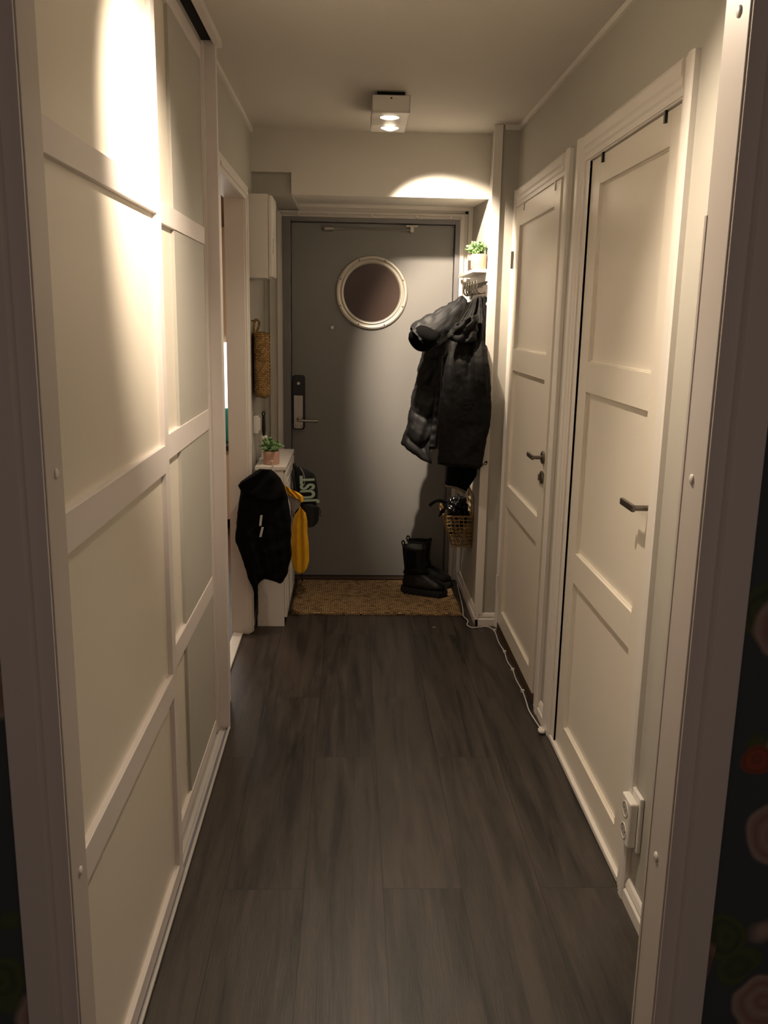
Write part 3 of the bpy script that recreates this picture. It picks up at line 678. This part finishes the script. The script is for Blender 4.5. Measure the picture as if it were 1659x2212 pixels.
# ------------------------------------------------------------------ garments
def interp(poly, v):
    poly = sorted(poly)
    if v <= poly[0][0]: return poly[0][1]
    for (a, p), (b_, q) in zip(poly, poly[1:]):
        if v <= b_: return p+(q-p)*(v-a)/(b_-a)
    return poly[-1][1]
def garment(left, right, top, hem, Yc, tilt, depth, fold=None, nu=26, nv=34, shape=.6, cap=True, xmax=None, xmax_from=0.0, ymax=None):
    """padded hanging cloth: left/right are (y, x) silhouette edges, top/hem are (u, y); Yc and tilt may depend on t"""
    bm = bmesh.new(); rings = []
    for j in range(nv+1):
        t_ = j/nv; ring = []
        for i in range(2*nu):
            th = math.pi*i/nu; u = -math.cos(th); s = math.sin(th)
            y = interp(top, u)*(1-t_)+interp(hem, u)*t_
            x = interp(left, y)*(1-u)/2+interp(right, y)*(1+u)/2
            yc = Yc(t_) if callable(Yc) else Yc; tl = tilt(t_) if callable(tilt) else tilt; dp = depth(t_) if callable(depth) else depth
            sg = (1 if s > 0 else -1)*abs(s)**shape
            Y = yc+tl*u-dp*sg
            if fold: Y += fold(u, t_, s)
            if ymax is not None: Y = min(Y, ymax(u, t_) if callable(ymax) else ymax)
            p = at(x, y, Y)
            if xmax is not None and Y > xmax_from: p.x = min(p.x, xmax)
            ring.append(bm.verts.new(p))
        rings.append(ring)
    n = 2*nu
    for a, b_ in zip(rings, rings[1:]):
        for i in range(n): bm.faces.new((a[i], a[(i+1) % n], b_[(i+1) % n], b_[i]))
    if cap:
        for rg, rev in ((rings[0], False), (rings[-1], True)):
            for i in range(1, nu):   # bridge front and back of the rim
                a, b_ = rg[i], rg[n-i]; a2, b2 = rg[i-1], rg[(n-i+1) % n]
                f = list(dict.fromkeys((a2, a, b_, b2)))
                if len(f) > 2:
                    try: bm.faces.new(f)
                    except ValueError: pass
            f = (rg[nu-1], rg[nu], rg[nu+1])
            try: bm.faces.new(f)
            except ValueError: pass
    return bm

# --- jacket hanging at the near end of the shoe cabinet
t = thing('hooded_jacket', 'black hooded jacket hanging on the near end of the shoe cabinet', 'jacket', tuple(at(575, 1015, 4.22)))
L = [(1040, 522), (1064, 520), (1077, 518), (1105, 512), (1150, 509), (1172, 510), (1200, 521), (1253, 538), (1279, 549)]
Rr = [(1040, 608), (1062, 617), (1087, 625), (1129, 629), (1200, 629), (1235, 622), (1259, 613)]
obj('body', garment(L, Rr, [(-1, 1046), (0, 1030), (1, 1046)], [(-1, 1281), (-.82, 1280), (-.55, 1264), (-.15, 1251), (.15, 1252), (.75, 1261), (.9, 1259), (1, 1245)], 4.185, .03, lambda t_: .04+.012*math.sin(t_*3),
    lambda u, t_, s: .008*math.sin(u*9+t_*5)*s*min(1, t_*3)+.006*math.sin(u*17-t_*9)*s+.003*math.sin(t_*40+u*6)*s), MBLK, t, smooth=True); crumple(LAST[0], .05, .012, 1)
bm = garment([(1012, 562), (1026, 540), (1040, 520), (1049, 514), (1064, 522), (1078, 540)], [(1012, 583), (1020, 594), (1033, 606), (1049, 614), (1062, 617), (1085, 612)], [(-1, 1013), (1, 1014)], [(-1, 1066), (-.5, 1078), (0, 1082), (1, 1075)], 4.165, .02, .055,
    lambda u, t_, s: .010*math.sin(u*6+t_*8)*s)
obj('hood', bm, MBLK, t, smooth=True)
bm = bmesh.new()
for (xa, ya, xb, yb) in ((564.5, 1114, 562, 1136), (567, 1140, 562.5, 1160)):
    p, q = at(xa, ya, 4.118), at(xb, yb, 4.118); dx = Vector((.0052, 0, 0)); bk = Vector((0, .004, 0))
    vs = [bm.verts.new(v) for v in (p-dx, p+dx, q+dx, q-dx, p-dx+bk*3, p+dx+bk*3, q+dx+bk*3, q-dx+bk*3)]
    for f in ((0, 1, 2, 3), (4, 7, 6, 5), (0, 4, 5, 1), (2, 6, 7, 3), (0, 3, 7, 4), (1, 5, 6, 2)): bm.faces.new([vs[i] for i in f])
obj('reflective_tab', bm, MREFL, t)

# --- yellow raincoat
t = thing('yellow_raincoat', 'small yellow raincoat hanging at the front of the shoe cabinet', 'raincoat', tuple(at(640, 1060, 4.45)))
obj('body', garment([(1095, 642), (1112, 636), (1135, 631), (1180, 629), (1240, 630)], [(1095, 655), (1105, 660), (1125, 664), (1150, 664), (1175, 667), (1210, 668), (1240, 666)], [(-1, 1112), (0, 1093), (1, 1108)], [(-1, 1214), (-.8, 1227), (-.5, 1236), (0, 1240), (.5, 1236), (.8, 1228), (1, 1212)], 4.45, -.02, .022,
    lambda u, t_, s: .006*math.sin(u*7+1)*s+.003*math.sin(t_*14+u*5)*s, xmax=None), MYEL, t, smooth=True)
obj('hood', garment([(1040, 612), (1060, 616), (1080, 632)], [(1040, 618), (1060, 640), (1072, 655), (1086, 656), (1095, 645)], [(-1, 1046), (0, 1054), (1, 1064)], [(-1, 1070), (0, 1078), (.6, 1086), (1, 1083)], 4.295, 0, .014, lambda u, t_, s: .006*math.sin(u*8)*s), MYEL, t, smooth=True)
obj('lining', garment([(1065, 620), (1110, 632)], [(1065, 648), (1085, 650), (1095, 647), (1115, 638)], [(-1, 1066), (1, 1078)], [(-1, 1120), (1, 1096)], 4.31, 0, .008), MLIN, t, smooth=True)

# --- gym bag with mint lettering
t = thing('gym_bag', 'black bag with mint green JUST lettering hanging beside shoe cabinet', 'bag', tuple(at(660, 1010, 4.72)))
bagL = [(1003, 634), (1020, 634), (1100, 632), (1130, 634)]; bagR = [(1006, 652), (1013, 668), (1022, 679), (1040, 684), (1060, 687), (1085, 686), (1100, 683)]
obj('main_compartment', garment(bagL, bagR, [(-1, 1003), (0, 1008), (.6, 1013), (1, 1026)], [(-1, 1118), (1, 1104)], 4.74, .02, .06, lambda u, t_, s: .003*math.sin(t_*12+u*4)*s), MBAG, t, smooth=True)
pk = obj('front_pocket', garment([(1088, 646), (1140, 660)], [(1088, 680), (1095, 690), (1110, 690), (1125, 688), (1138, 683)], [(-1, 1092), (.5, 1088), (1, 1096)], [(-1, 1128), (-.4, 1140), (.5, 1138), (1, 1130)], 4.70, .01, .06), MBAG, t, smooth=True)
bm = bmesh.new(); tube(bm, smooth_path([at(690, 1098, 4.68), at(693, 1104, 4.68), at(691, 1112, 4.68), at(694, 1116, 4.68)], 4), .002, 6); obj('zip_pull', bm, MBAG, pk)
bm = bmesh.new(); tube(bm, smooth_path([at(636, 1002, 4.72), at(634, 1030, 4.66), at(640, 1070, 4.65), at(643, 1095, 4.64)], 5), .008, 8); obj('shoulder_strap', bm, MBAG, t)
bm = bmesh.new(); tube(bm, smooth_path([at(652, 1140, 4.72), at(653, 1200, 4.74), at(652, 1240, 4.74), at(653, 1256, 4.74)], 5), .0045, 8); obj('hanging_strap', bm, MBAG, t)
# grey piping
bm = bmesh.new(); tube(bm, smooth_path([at(649, 1011, 4.672), at(655, 1022, 4.668), at(658, 1036, 4.667), at(657, 1046, 4.668)], 5), .003, 6); obj('piping', bm, mat('grey_piping', '#8d8a87', .7), t, smooth=True)
# lettering, read from bottom to top
def text_mesh(s, size, mtx, name, m, par, ext=.001, sx=1.0):
    cu = bpy.data.curves.new(name, 'FONT'); cu.body = s; cu.size = size; cu.extrude = ext; cu.offset = size*.035; cu.align_x = 'CENTER'; cu.align_y = 'CENTER'; cu.space_character = 1.0
    o = bpy.data.objects.new(name, cu); C.objects.link(o)
    dg = bpy.context.evaluated_depsgraph_get(); me = bpy.data.meshes.new_from_object(o.evaluated_get(dg)); bpy.data.objects.remove(o)
    me.transform(mtx)
    bm = bmesh.new(); bm.from_mesh(me); bpy.data.meshes.remove(me)
    return obj(name, bm, m, par)
bot, topp = at(667, 1088, 4.658), at(665, 1018, 4.662); mid = (bot+topp)/2; up_ = (topp-bot).normalized(); nrm = Vector((.15, -1, 0)).normalized(); xx = up_; yy = nrm.cross(xx).normalized()
mt = Matrix((xx, yy, nrm)).transposed().to_4x4(); mt.translation = mid+Vector((0, -.010, -.006))
text_mesh('JUST', .088, mt@Matrix.Diagonal((.80, 1.2, 1, 1)), 'lettering', MMINT, t, ext=.0015)

# --- coat rack on the niche wall
t = thing('coat_rack', 'grey wall rack of coat hooks under the shelf, right of entrance', 'coat rack', (XN, 4.75, 1.72))
obj('rail', B((XN-.018, XN, 4.40, 5.05, 1.675, 1.735)), mat('dark_grey_rack', '#4c453e', .5), t, bevel=.002)
for i in range(6):
    y = 4.45+i*.10
    bm = bmesh.new(); tube(bm, smooth_path([(XN-.018, y, 1.70), (XN-.045, y, 1.695), (XN-.062, y, 1.71), (XN-.062, y, 1.752)], 4), .0045, 8)
    cyl(bm, (XN-.062, y, 1.750), (0, 0, 1), .0055, .006, 10); obj('hook', bm, MDSTEEL, t, smooth=True)

# --- black puffer coat with hood
t = thing('puffer_coat', 'black quilted puffer coat with large hood on the coat rack', 'coat', tuple(at(1010, 640, 4.72)))
PL = [(655, 990), (680, 965), (720, 925), (757, 913), (800, 903), (880, 886), (920, 878), (958, 868), (980, 880), (1003, 912)]
PR = [(650, 1018), (700, 1010), (760, 990), (850, 985), (969, 950)]
def quilt(u, t_, s):
    q = abs(math.sin(t_*math.pi*5.6+.35*u*abs(u)))**.38
    return -(.034*q-.020)*s+.004*math.sin(u*11+t_*8)*s
obj('body', garment(PL, PR, [(-1, 668), (0, 655), (1, 650)], [(-1, 962), (-.72, 978), (-.15, 1001), (.15, 1004), (.32, 990), (.42, 970), (1, 968)], 4.80, .0, lambda t_: .045+.035*math.sin(min(1, t_*1.3)*math.pi/2), quilt, nu=30, nv=90, xmax=XN-.014), MPUFF, t, smooth=True)
crumple(LAST[0], .06, .022, 0, .02, .006)
# placket with press studs
bm = garment([(770, 949), (850, 940), (965, 926)], [(770, 957), (850, 952), (965, 940)], [(-1, 770), (1, 768)], [(-1, 966), (1, 966)], 4.703, 0, .010, lambda u, t_, s: .003*math.sin(t_*60)*s, nv=60, nu=8)
obj('placket', bm, MPUFF, t, smooth=True)
# hood: an open, drooping tube
bm = bmesh.new(); spine = [(1006, 642, 4.70, .022, .02), (992, 660, 4.69, .040, .035), (972, 684, 4.66, .066, .055), (948, 704, 4.63, .079, .070), (924, 720, 4.60, .080, .078), (904, 728, 4.57, .066, .075), (899, 730, 4.565, .060, .070), (906, 727, 4.572, .052, .062), (925, 720, 4.60, .060, .060), (945, 708, 4.63, .045, .05)]
rings = []; n = 26
pts = [at(x, y, Y) for x, y, Y, a, b_ in spine]
for i, (x, y, Y, a, b_) in enumerate(spine):
    dv = (pts[0]-pts[5]).normalized(); up_ = Vector((0, 0, 1)); sd = Vector((0, 1, 0)); vert = sd.cross(dv).normalized()
    if vert.z < 0: vert = -vert
    ring = []
    for k in range(n):
        an = 2*math.pi*k/n; wob = 1+.05*math.sin(an*5+i*1.3)+.03*math.sin(an*9-i)
        ring.append(bm.verts.new(pts[i]+vert*math.sin(an)*a*wob+sd*math.cos(an)*b_*wob))
    rings.append(ring)
for a, b_ in zip(rings, rings[1:]):
    for k in range(n): bm.faces.new((a[k], a[(k+1) % n], b_[(k+1) % n], b_[k]))
bm.faces.new(rings[0]); bm.faces.new(rings[-1])
hd = obj('hood', bm, MPUFF, t, smooth=True, sub=2); crumple(hd, .05, .030, 0, .018, .008)
c = at(915, 731, 4.55); bm = bmesh.new(); fwd = Vector((-.45, -.80, -.62)).normalized(); sx_ = fwd.cross(Vector((0, 0, 1))).normalized(); sz_ = sx_.cross(fwd).normalized(); rv = []
for rr, dd in ((1.0, -.02), (1.0, .012), (.93, .028), (.7, .036), (.35, .038)):
    rv.append([bm.verts.new(c+fwd*(dd-.0)+sx_*math.cos(2*math.pi*k/n)*.072*rr*(1+.06*math.sin(6*math.pi*k/n))+sz_*math.sin(2*math.pi*k/n)*.062*rr*(1+.15*math.cos(2*math.pi*k/n))) for k in range(n)])
rv.reverse()
for a, b_ in zip(rv, rv[1:]):
    for k in range(n): bm.faces.new((a[k], a[(k+1) % n], b_[(k+1) % n], b_[k]))
bm.faces.new(rv[0]); obj('hood_lining', bm, MINNER, hd, smooth=True, solid=.006)
bm = bmesh.new(); tube(bm, smooth_path([at(1008, 640, 4.72), at(1014, 630, 4.72), at(1020, 634, 4.72), at(1018, 645, 4.72)], 4), .003, 6); obj('hanging_loop', bm, MBLK, t)

# --- parka in front
t = thing('parka', 'long black parka with big pockets, nearest on the coat rack', 'coat', tuple(at(1035, 640, 4.5)))
KL = [(640, 1024), (665, 1012), (690, 996), (712, 980), (735, 973), (765, 968), (800, 960), (850, 952), (900, 946), (1006, 946)]
KR = [(640, 1042), (690, 1051), (757, 1053), (812, 1059), (846, 1062), (900, 1061), (923, 1059), (956, 1050), (1013, 1040)]
def pfold(u, t_, s):
    f = .016*math.sin(u*7+2.5*t_)*max(0, 1-t_*.9)+.010*math.sin(u*15+1.0-3*t_)*max(0, 1-t_*1.1)+.004*math.sin(t_*18+u*4)
    if s > 0 and .48 < t_ < .74 and -.1 < u < .85: f -= .007     # patch pocket
    return f*s
obj('body', garment(KL, KR, [(-1, 648), (0, 640), (1, 640)], [(-1, 1003), (-.4, 1007), (.4, 1010), (.9, 1014), (1, 1005)], lambda t_: 4.50-.11*min(1, t_*2.5), lambda t_: -.02-.04*min(1, t_*2.5), lambda t_: .022+.05*min(1, t_*2.2), pfold, nu=32, nv=60, xmax=XN-.010, xmax_from=4.335), MPARKA, t, smooth=True); crumple(LAST[0], .05, .010, 1, .016, .005)
obj('hood', garment([(672, 1008), (700, 985), (722, 968), (740, 965)], [(672, 1030), (690, 1034), (740, 1028)], [(-1, 700), (-.2, 686), (1, 676)], [(-1, 730), (0, 742), (1, 740)], 4.36, 0, .035, lambda u, t_, s: .010*math.sin(u*8+t_*7)*s+.006*math.sin(t_*13)*s, nu=18, nv=16), MPARKA, t, smooth=True); crumple(LAST[0], .035, .022, 1, .015, .006)
bm = bmesh.new(); tube(bm, smooth_path([at(982, 866, 4.300), at(1005, 872, 4.292), at(1030, 868, 4.292), at(1056, 858, 4.30)], 6), .0028, 6); obj('pocket_edge', bm, MPARKA, t, smooth=True)
bm = bmesh.new(); tube(bm, smooth_path([at(1040, 1008, 4.33), at(1046, 1001, 4.32), at(1051, 996, 4.31), at(1052, 1002, 4.31), at(1046, 1004, 4.31)], 4), .0018, 6)
bmesh.ops.create_icosphere(bm, subdivisions=1, radius=.006, matrix=Matrix.Translation(at(1050, 998, 4.31))); obj('drawcord', bm, MBLK, t)
obj('strap', garment([(632, 1043), (700, 1046), (757, 1047)], [(632, 1049), (757, 1052)], [(-1, 640), (1, 640)], [(-1, 750), (1, 750)], 4.42, 0, .006, nv=10, nu=6, xmax=XN-.003), MPARKA, t)

# --- dark garment showing below the parka
t = thing('black_scarf', 'black cloth with a grey edge hanging below the parka', 'scarf', tuple(at(1000, 700, 4.63)))
obj('body', garment([(900, 975), (1005, 966), (1050, 961)], [(900, 1030), (1013, 1034), (1030, 1028), (1060, 1008)], [(-1, 900), (1, 900)], [(-1, 1049), (0, 1052), (1, 1062)], 4.58, 0, .025, lambda u, t_, s: .006*math.sin(u*7)*s, xmax=XN-.006), MBLK, t, smooth=True)
obj('grey_edge', garment([(1046, 960), (1056, 962)], [(1058, 1006), (1066, 1005)], [(-1, 1047), (0, 1051), (1, 1060)], [(-1, 1052), (0, 1056), (1, 1067)], 4.565, 0, .026, nv=3, xmax=XN-.006), mat('grey_hem', '#7d7468', .85), t, smooth=True)

# ------------------------------------------------------------------ shelf with items
t = thing('picture_ledge', 'narrow white wall shelf above the coat rack', 'shelf', (XN, 4.8, 1.80))
obj('shelf', B((.600, XN, 4.505, 5.13, 1.797, 1.813)), MW, t, bevel=.001)
obj('back_lip', B((XN-.008, XN, 4.505, 5.13, 1.755, 1.797)), MW, t, bevel=.001)
bx = thing('small_box', 'small dark patterned box behind the plant on the wall shelf', 'box', (.612, 4.75, 1.813))
obj('box', B((.602, .645, 4.70, 4.735, 1.8135, 1.865)), mat('dark_brown_print', '#4b3a30', .6, var=.6, vscale=120), bx, bevel=.001)
obj('lid', B((.600, .647, 4.698, 4.737, 1.865, 1.878)), mat('pale_lid', '#c4bab0', .5), bx, bevel=.002)

# ------------------------------------------------------------------ rattan wall basket
t = thing('rattan_basket', 'open-weave rattan basket hung on the wall below the coats', 'basket', (.60, 4.74, .35))
def basket_point(f, u, v):
    """f face, u 0..1 across, v 0..1 up"""
    x0 = .566+( .512-.566)*v; x1 = .668; y0 = 4.665-.015*v; y1 = 4.90; z = .352+.168*v
    if f == 'front': return Vector((x0+(x1-x0)*u, y0, z))
    if f == 'left': return Vector((x0, y1+(y0-y1)*u, z))
    if f == 'back': return Vector((x0+(x1-x0)*u, y1, z))
    if f == 'right': return Vector((x1, y0+(y1-y0)*u, z))
bm = bmesh.new()
for f, nn in (('front', 6), ('left', 7), ('back', 6), ('right', 7)):
    for i in range(nn+1):
        u = i/nn; tube(bm, [basket_point(f, u, 0), basket_point(f, u, .5)+Vector((0, -.001, 0)), basket_point(f, u, 1)], .0035, 6)
    for j in range(9):
        v = j/8; pp = [basket_point(f, k/12, v)+Vector((0, (.0025 if k % 2 else -.0025) if f in('front', 'back') else 0, .0)) for k in range(13)]; tube(bm, pp, .0036 if j not in (0, 8) else .0055, 6)
    if f in ('front', 'left'):
        rnd = random.Random(4)
        for k in range(26):   # stray diagonal canes
            i = rnd.randrange(nn); j = rnd.randrange(8); a, b_ = ((0, 1) if rnd.random() < .5 else (1, 0))
            tube(bm, [basket_point(f, (i+a)/nn, j/8), basket_point(f, (i+b_)/nn, (j+1)/8)], .0024, 5)
for i in range(9):
    x = .566+(.668-.566)*i/8; tube(bm, [(x, 4.665, .352), (x, 4.90, .352)], .003, 5)
obj('weave', bm, MRAT, t, smooth=True)
bm = bmesh.new(); tube(bm, smooth_path([(.668, 4.655, .50), (.670, 4.66, .60), (.664, 4.70, .645), (.652, 4.74, .672), (.664, 4.80, .655), (.670, 4.88, .60), (.668, 4.895, .50)], 6), .0045, 8)
for zz in (.55, .59, .63): tube(bm, [(.670, 4.665, zz), (.670, 4.885, zz)], .0028, 6)
obj('back_arch', bm, MRAT, t, smooth=True)
# contents
tb = thing('plastic_bag', 'crumpled shiny black plastic bag stuffed in the rattan basket', 'bag', (.60, 4.75, .45))
def blob(bm, c, r, seed, amp=.25):
    b2 = bmesh.new(); bmesh.ops.create_icosphere(b2, subdivisions=4, radius=1)
    rnd = random.Random(seed); ph = [rnd.uniform(0, 6) for _ in range(9)]
    for v in b2.verts:
        p = v.co.copy(); k = 1+amp*(math.sin(p.x*5+ph[0])*math.sin(p.y*6+ph[1])+.6*math.sin(p.z*9+ph[2]+p.x*4)+.4*abs(math.sin(p.x*13+p.y*9+ph[3])))
        v.co = Vector(c)+Vector((p.x*r[0], p.y*r[1], p.z*r[2]))*k
    me = bpy.data.meshes.new('tmp'); b2.to_mesh(me); b2.free(); bm.from_mesh(me); bpy.data.meshes.remove(me)
MPL = mat('shiny_black_plastic', '#07080c', .18)
bm = bmesh.new(); blob(bm, (.590, 4.76, .545), (.050, .055, .060), 1); obj('bag_body', bm, MPL, tb, smooth=True)
bm = bmesh.new(); blob(bm, (.630, 4.78, .500), (.028, .05, .075), 5); obj('bag_fold', bm, MPL, tb, smooth=True)
bm = bmesh.new(); blob(bm, (.590, 4.77, .44), (.042, .06, .06), 8, .12); obj('bag_base', bm, MPL, tb, smooth=True)
ls = thing('dog_leash', 'black strap with a wooden tag dangling over the rattan basket rim', 'strap', tuple(at(945, 1090, 4.64)))
bm = bmesh.new(); tube(bm, smooth_path([at(965, 1086, 4.655), at(950, 1081, 4.645), at(938, 1084, 4.63), at(928, 1092, 4.62)], 5), [.009]*15+[.010], 8); obj('strap', bm, MBLK, ls, smooth=True)
bm = bmesh.new(); tube(bm, smooth_path([at(962, 1088, 4.655), at(957, 1102, 4.635), at(948, 1116, 4.63)], 5), [.010, .011, .012, .012, .012, .012, .011, .009, .007, .005, .003], 8); obj('strap_end', bm, MBLK, ls, smooth=True)
bm = bmesh.new(); tube(bm, [at(951, 1088, 4.61), at(952, 1090, 4.61), at(956, 1097, 4.61), at(957, 1099, 4.61)], [.004, .0065, .0065, .004], 8); obj('tag', bm, mat('pale_wood_tag', '#c79a63', .6), ls, smooth=True)

# ------------------------------------------------------------------ boots
def superring(bm, x0, x1, w, z, n=28, toe=.5):
    ring = []; cx = (x0+x1)/2; hx = (x1-x0)/2
    for k in range(n):
        a = 2*math.pi*k/n; c, s = math.cos(a), math.sin(a)
        ring.append(bm.verts.new((cx+hx*abs(c)**.8*(1 if c > 0 else -1), w/2*abs(s)**.72*(1 if s > 0 else -1)*(1-.12*max(0, -c)), z)))
    return ring
def loft(bm, rings, c0=True, c1=True):
    n = len(rings[0])
    for a, b_ in zip(rings, rings[1:]):
        for k in range(n): bm.faces.new((a[k], a[(k+1) % n], b_[(k+1) % n], b_[k]))
    if c0: bm.faces.new(rings[0][::-1])
    if c1: bm.faces.new(rings[-1])
MSHAFT = mat('black_boot_shaft', '#090909', .6, bump=.2, bscale=200, spec=.3)
def boot():
    e = bpy.data.objects.new('ankle_boot', None); C.objects.link(e); e.empty_display_size = .05
    bm = bmesh.new()
    rs = [superring(bm, *a) for a in ((0.002, .262, .092, .034), (.0, .266, .098, .048), (.002, .260, .096, .064), (.006, .232, .088, .082), (.010, .192, .082, .098), (.013, .158, .080, .118))]
    loft(bm, rs, c1=False); obj('foot', bm, MLEATH, e, smooth=True); crumple(LAST[0], .03, .006, 1)
    bm = bmesh.new(); rs = [superring(bm, *a) for a in ((.006, .150, .082, .112), (.014, .140, .080, .140), (.010, .132, .086, .175), (.004, .134, .094, .22), (.0, .138, .1, .262), (-.002, .140, .102, .276), (.006, .134, .092, .277), (.01, .13, .086, .20))]
    loft(bm, rs, c1=True); obj('shaft', bm, MSHAFT, e, smooth=True)
    bm = bmesh.new(); rs = [superring(bm, *a) for a in ((-.004, .270, .104, .0), (-.006, .274, .108, .006), (-.006, .276, .108, .022), (-.004, .272, .104, .036))]; loft(bm, rs)
    for k in range(9):
        for s in (-1, 1): box(bm, .03+k*.025, .043+k*.025, s*.05-.006, s*.05+.006, -.0, .018)
    obj('sole', bm, MSOLE, e)
    bm = bmesh.new(); tube(bm, smooth_path([(.0, 0, .265), (-.008, 0, .288), (.0, 0, .300), (.008, 0, .288), (.006, 0, .265)], 4), .004, 6); obj('pull_tab', bm, MBLK, e, smooth=True)
    bm = bmesh.new(); tube(bm, smooth_path([(.128, 0, .265), (.138, 0, .284), (.130, 0, .290), (.122, 0, .280), (.124, 0, .265)], 4), .004, 6); obj('pull_tab', bm, MBLK, e, smooth=True)
    # elastic side gussets
    for s in (-1, 1):
        bm = bmesh.new()
        for k in range(9):
            x = .045+k*.006; tube(bm, [(x, s*.0425, .15+.001*abs(k-4)), (x, s*.0475, .20), (x, s*.0505, .262)], .0028, 5)
        obj('elastic_gusset', bm, MBLK, e)
    return e
def copy_tree(o, parent=None):
    c = o.copy(); C.objects.link(c); c.parent = parent
    for ch in [x for x in bpy.data.objects if x.parent == o]: copy_tree(ch, c)
    return c
b1 = boot(); b2 = copy_tree(b1)
for o, loc, rz, lab in ((b1, (.310, 4.92, .015), -24, 'black chunky chelsea boot in front, on the jute mat'), (b2, (.345, 5.035, .015), -8, 'black chunky chelsea boot standing behind the other, toe at the baseboard')):
    o.location = loc; o.rotation_euler = (0, 0, math.radians(rz)); tag(o, lab, 'boot', 'pair of black chelsea boots')

# ------------------------------------------------------------------ jute mat
bm = bmesh.new(); X0, X1, YA, YBk = -.312, .612, 4.518, 5.14
nx, ny = 300, 160; grid = []; rnd = random.Random(2)
fr = [rnd.uniform(-.005, .005) for _ in range(400)]
for j in range(ny+1):
    row = []
    for i in range(nx+1):
        u, v = i/nx, j/ny
        xa = X0+fr[j//5]*.6; xb = X1+fr[60+j//5]; ya = YA+fr[120+i//5]*.6; yb = YBk
        x = xa+(xb-xa)*u; y = ya+(yb-ya)*v
        edge = min(1, i/3, (nx-i)/3, j/3, (ny-j)/3)
        k = int(y/.0165); h = abs(math.sin(y/.0165*math.pi))**.6*abs(math.sin((x/.023+.5*(k % 2))*math.pi))**.6
        row.append(bm.verts.new((x, y, .006+edge*(.004+.0055*h))))
    grid.append(row)
for j in range(ny):
    for i in range(nx): bm.faces.new((grid[j][i], grid[j][i+1], grid[j+1][i+1], grid[j+1][i]))
bo = bmesh.ops.extrude_face_region(bm, geom=list(bm.faces)); vs = [v for v in bo['geom'] if isinstance(v, bmesh.types.BMVert)]
for v in vs: v.co.z = .001
tag(obj('door_mat', bm, MJUTE, smooth=False), 'tan braided jute door mat in front of the entrance door', 'mat')

# ------------------------------------------------------------------ floor cable along the right side
cab = [(.652, 5.10, .03), (.645, 4.95, .012), (.640, 4.80, .006), (.628, 4.60, .006), (.618, 4.50, .006), (.632, 4.42, .006), (.620, 4.36, .005), (.640, 4.318, .005), (.680, 4.325, .005), (.715, 4.335, .005), (.738, 4.31, .005), (.750, 4.25, .005), (.745, 4.10, .005), (.752, 3.98, .005), (.745, 3.86, .005), (.752, 3.76, .005), (.747, 3.64, .005), (.752, 3.52, .005), (.748, 3.42, .005), (.742, 3.32, .006), (.752, 3.20, .005), (.756, 3.15, .008)]
bm = bmesh.new(); tube(bm, smooth_path(cab, 6), .003, 8); cb = tag(obj('floor_cable', bm, MCABLE, smooth=True), 'thin white cable running along the floor by the right-hand doors', 'cable')
for y in (4.28, 3.98, 3.76, 3.52):
    obj('cable_clip', B((.745, .760, y-.006, y+.006, 0.0, .011)), MWP, cb, bevel=.001)
bm = bmesh.new(); blob(bm, (.752, 3.135, .012), (.012, .02, .010), 3, .15); obj('cable_knot', bm, MWP, cb, smooth=True)
bm = B((-.008, .008, -.003, .003, 0, .003)); o = obj('crumb', bm, MLIN, bevel=.001); o.location = (.444, 4.33, .0005); tag(o, 'tiny scrap of litter on the dark floor before the mat', 'crumb')
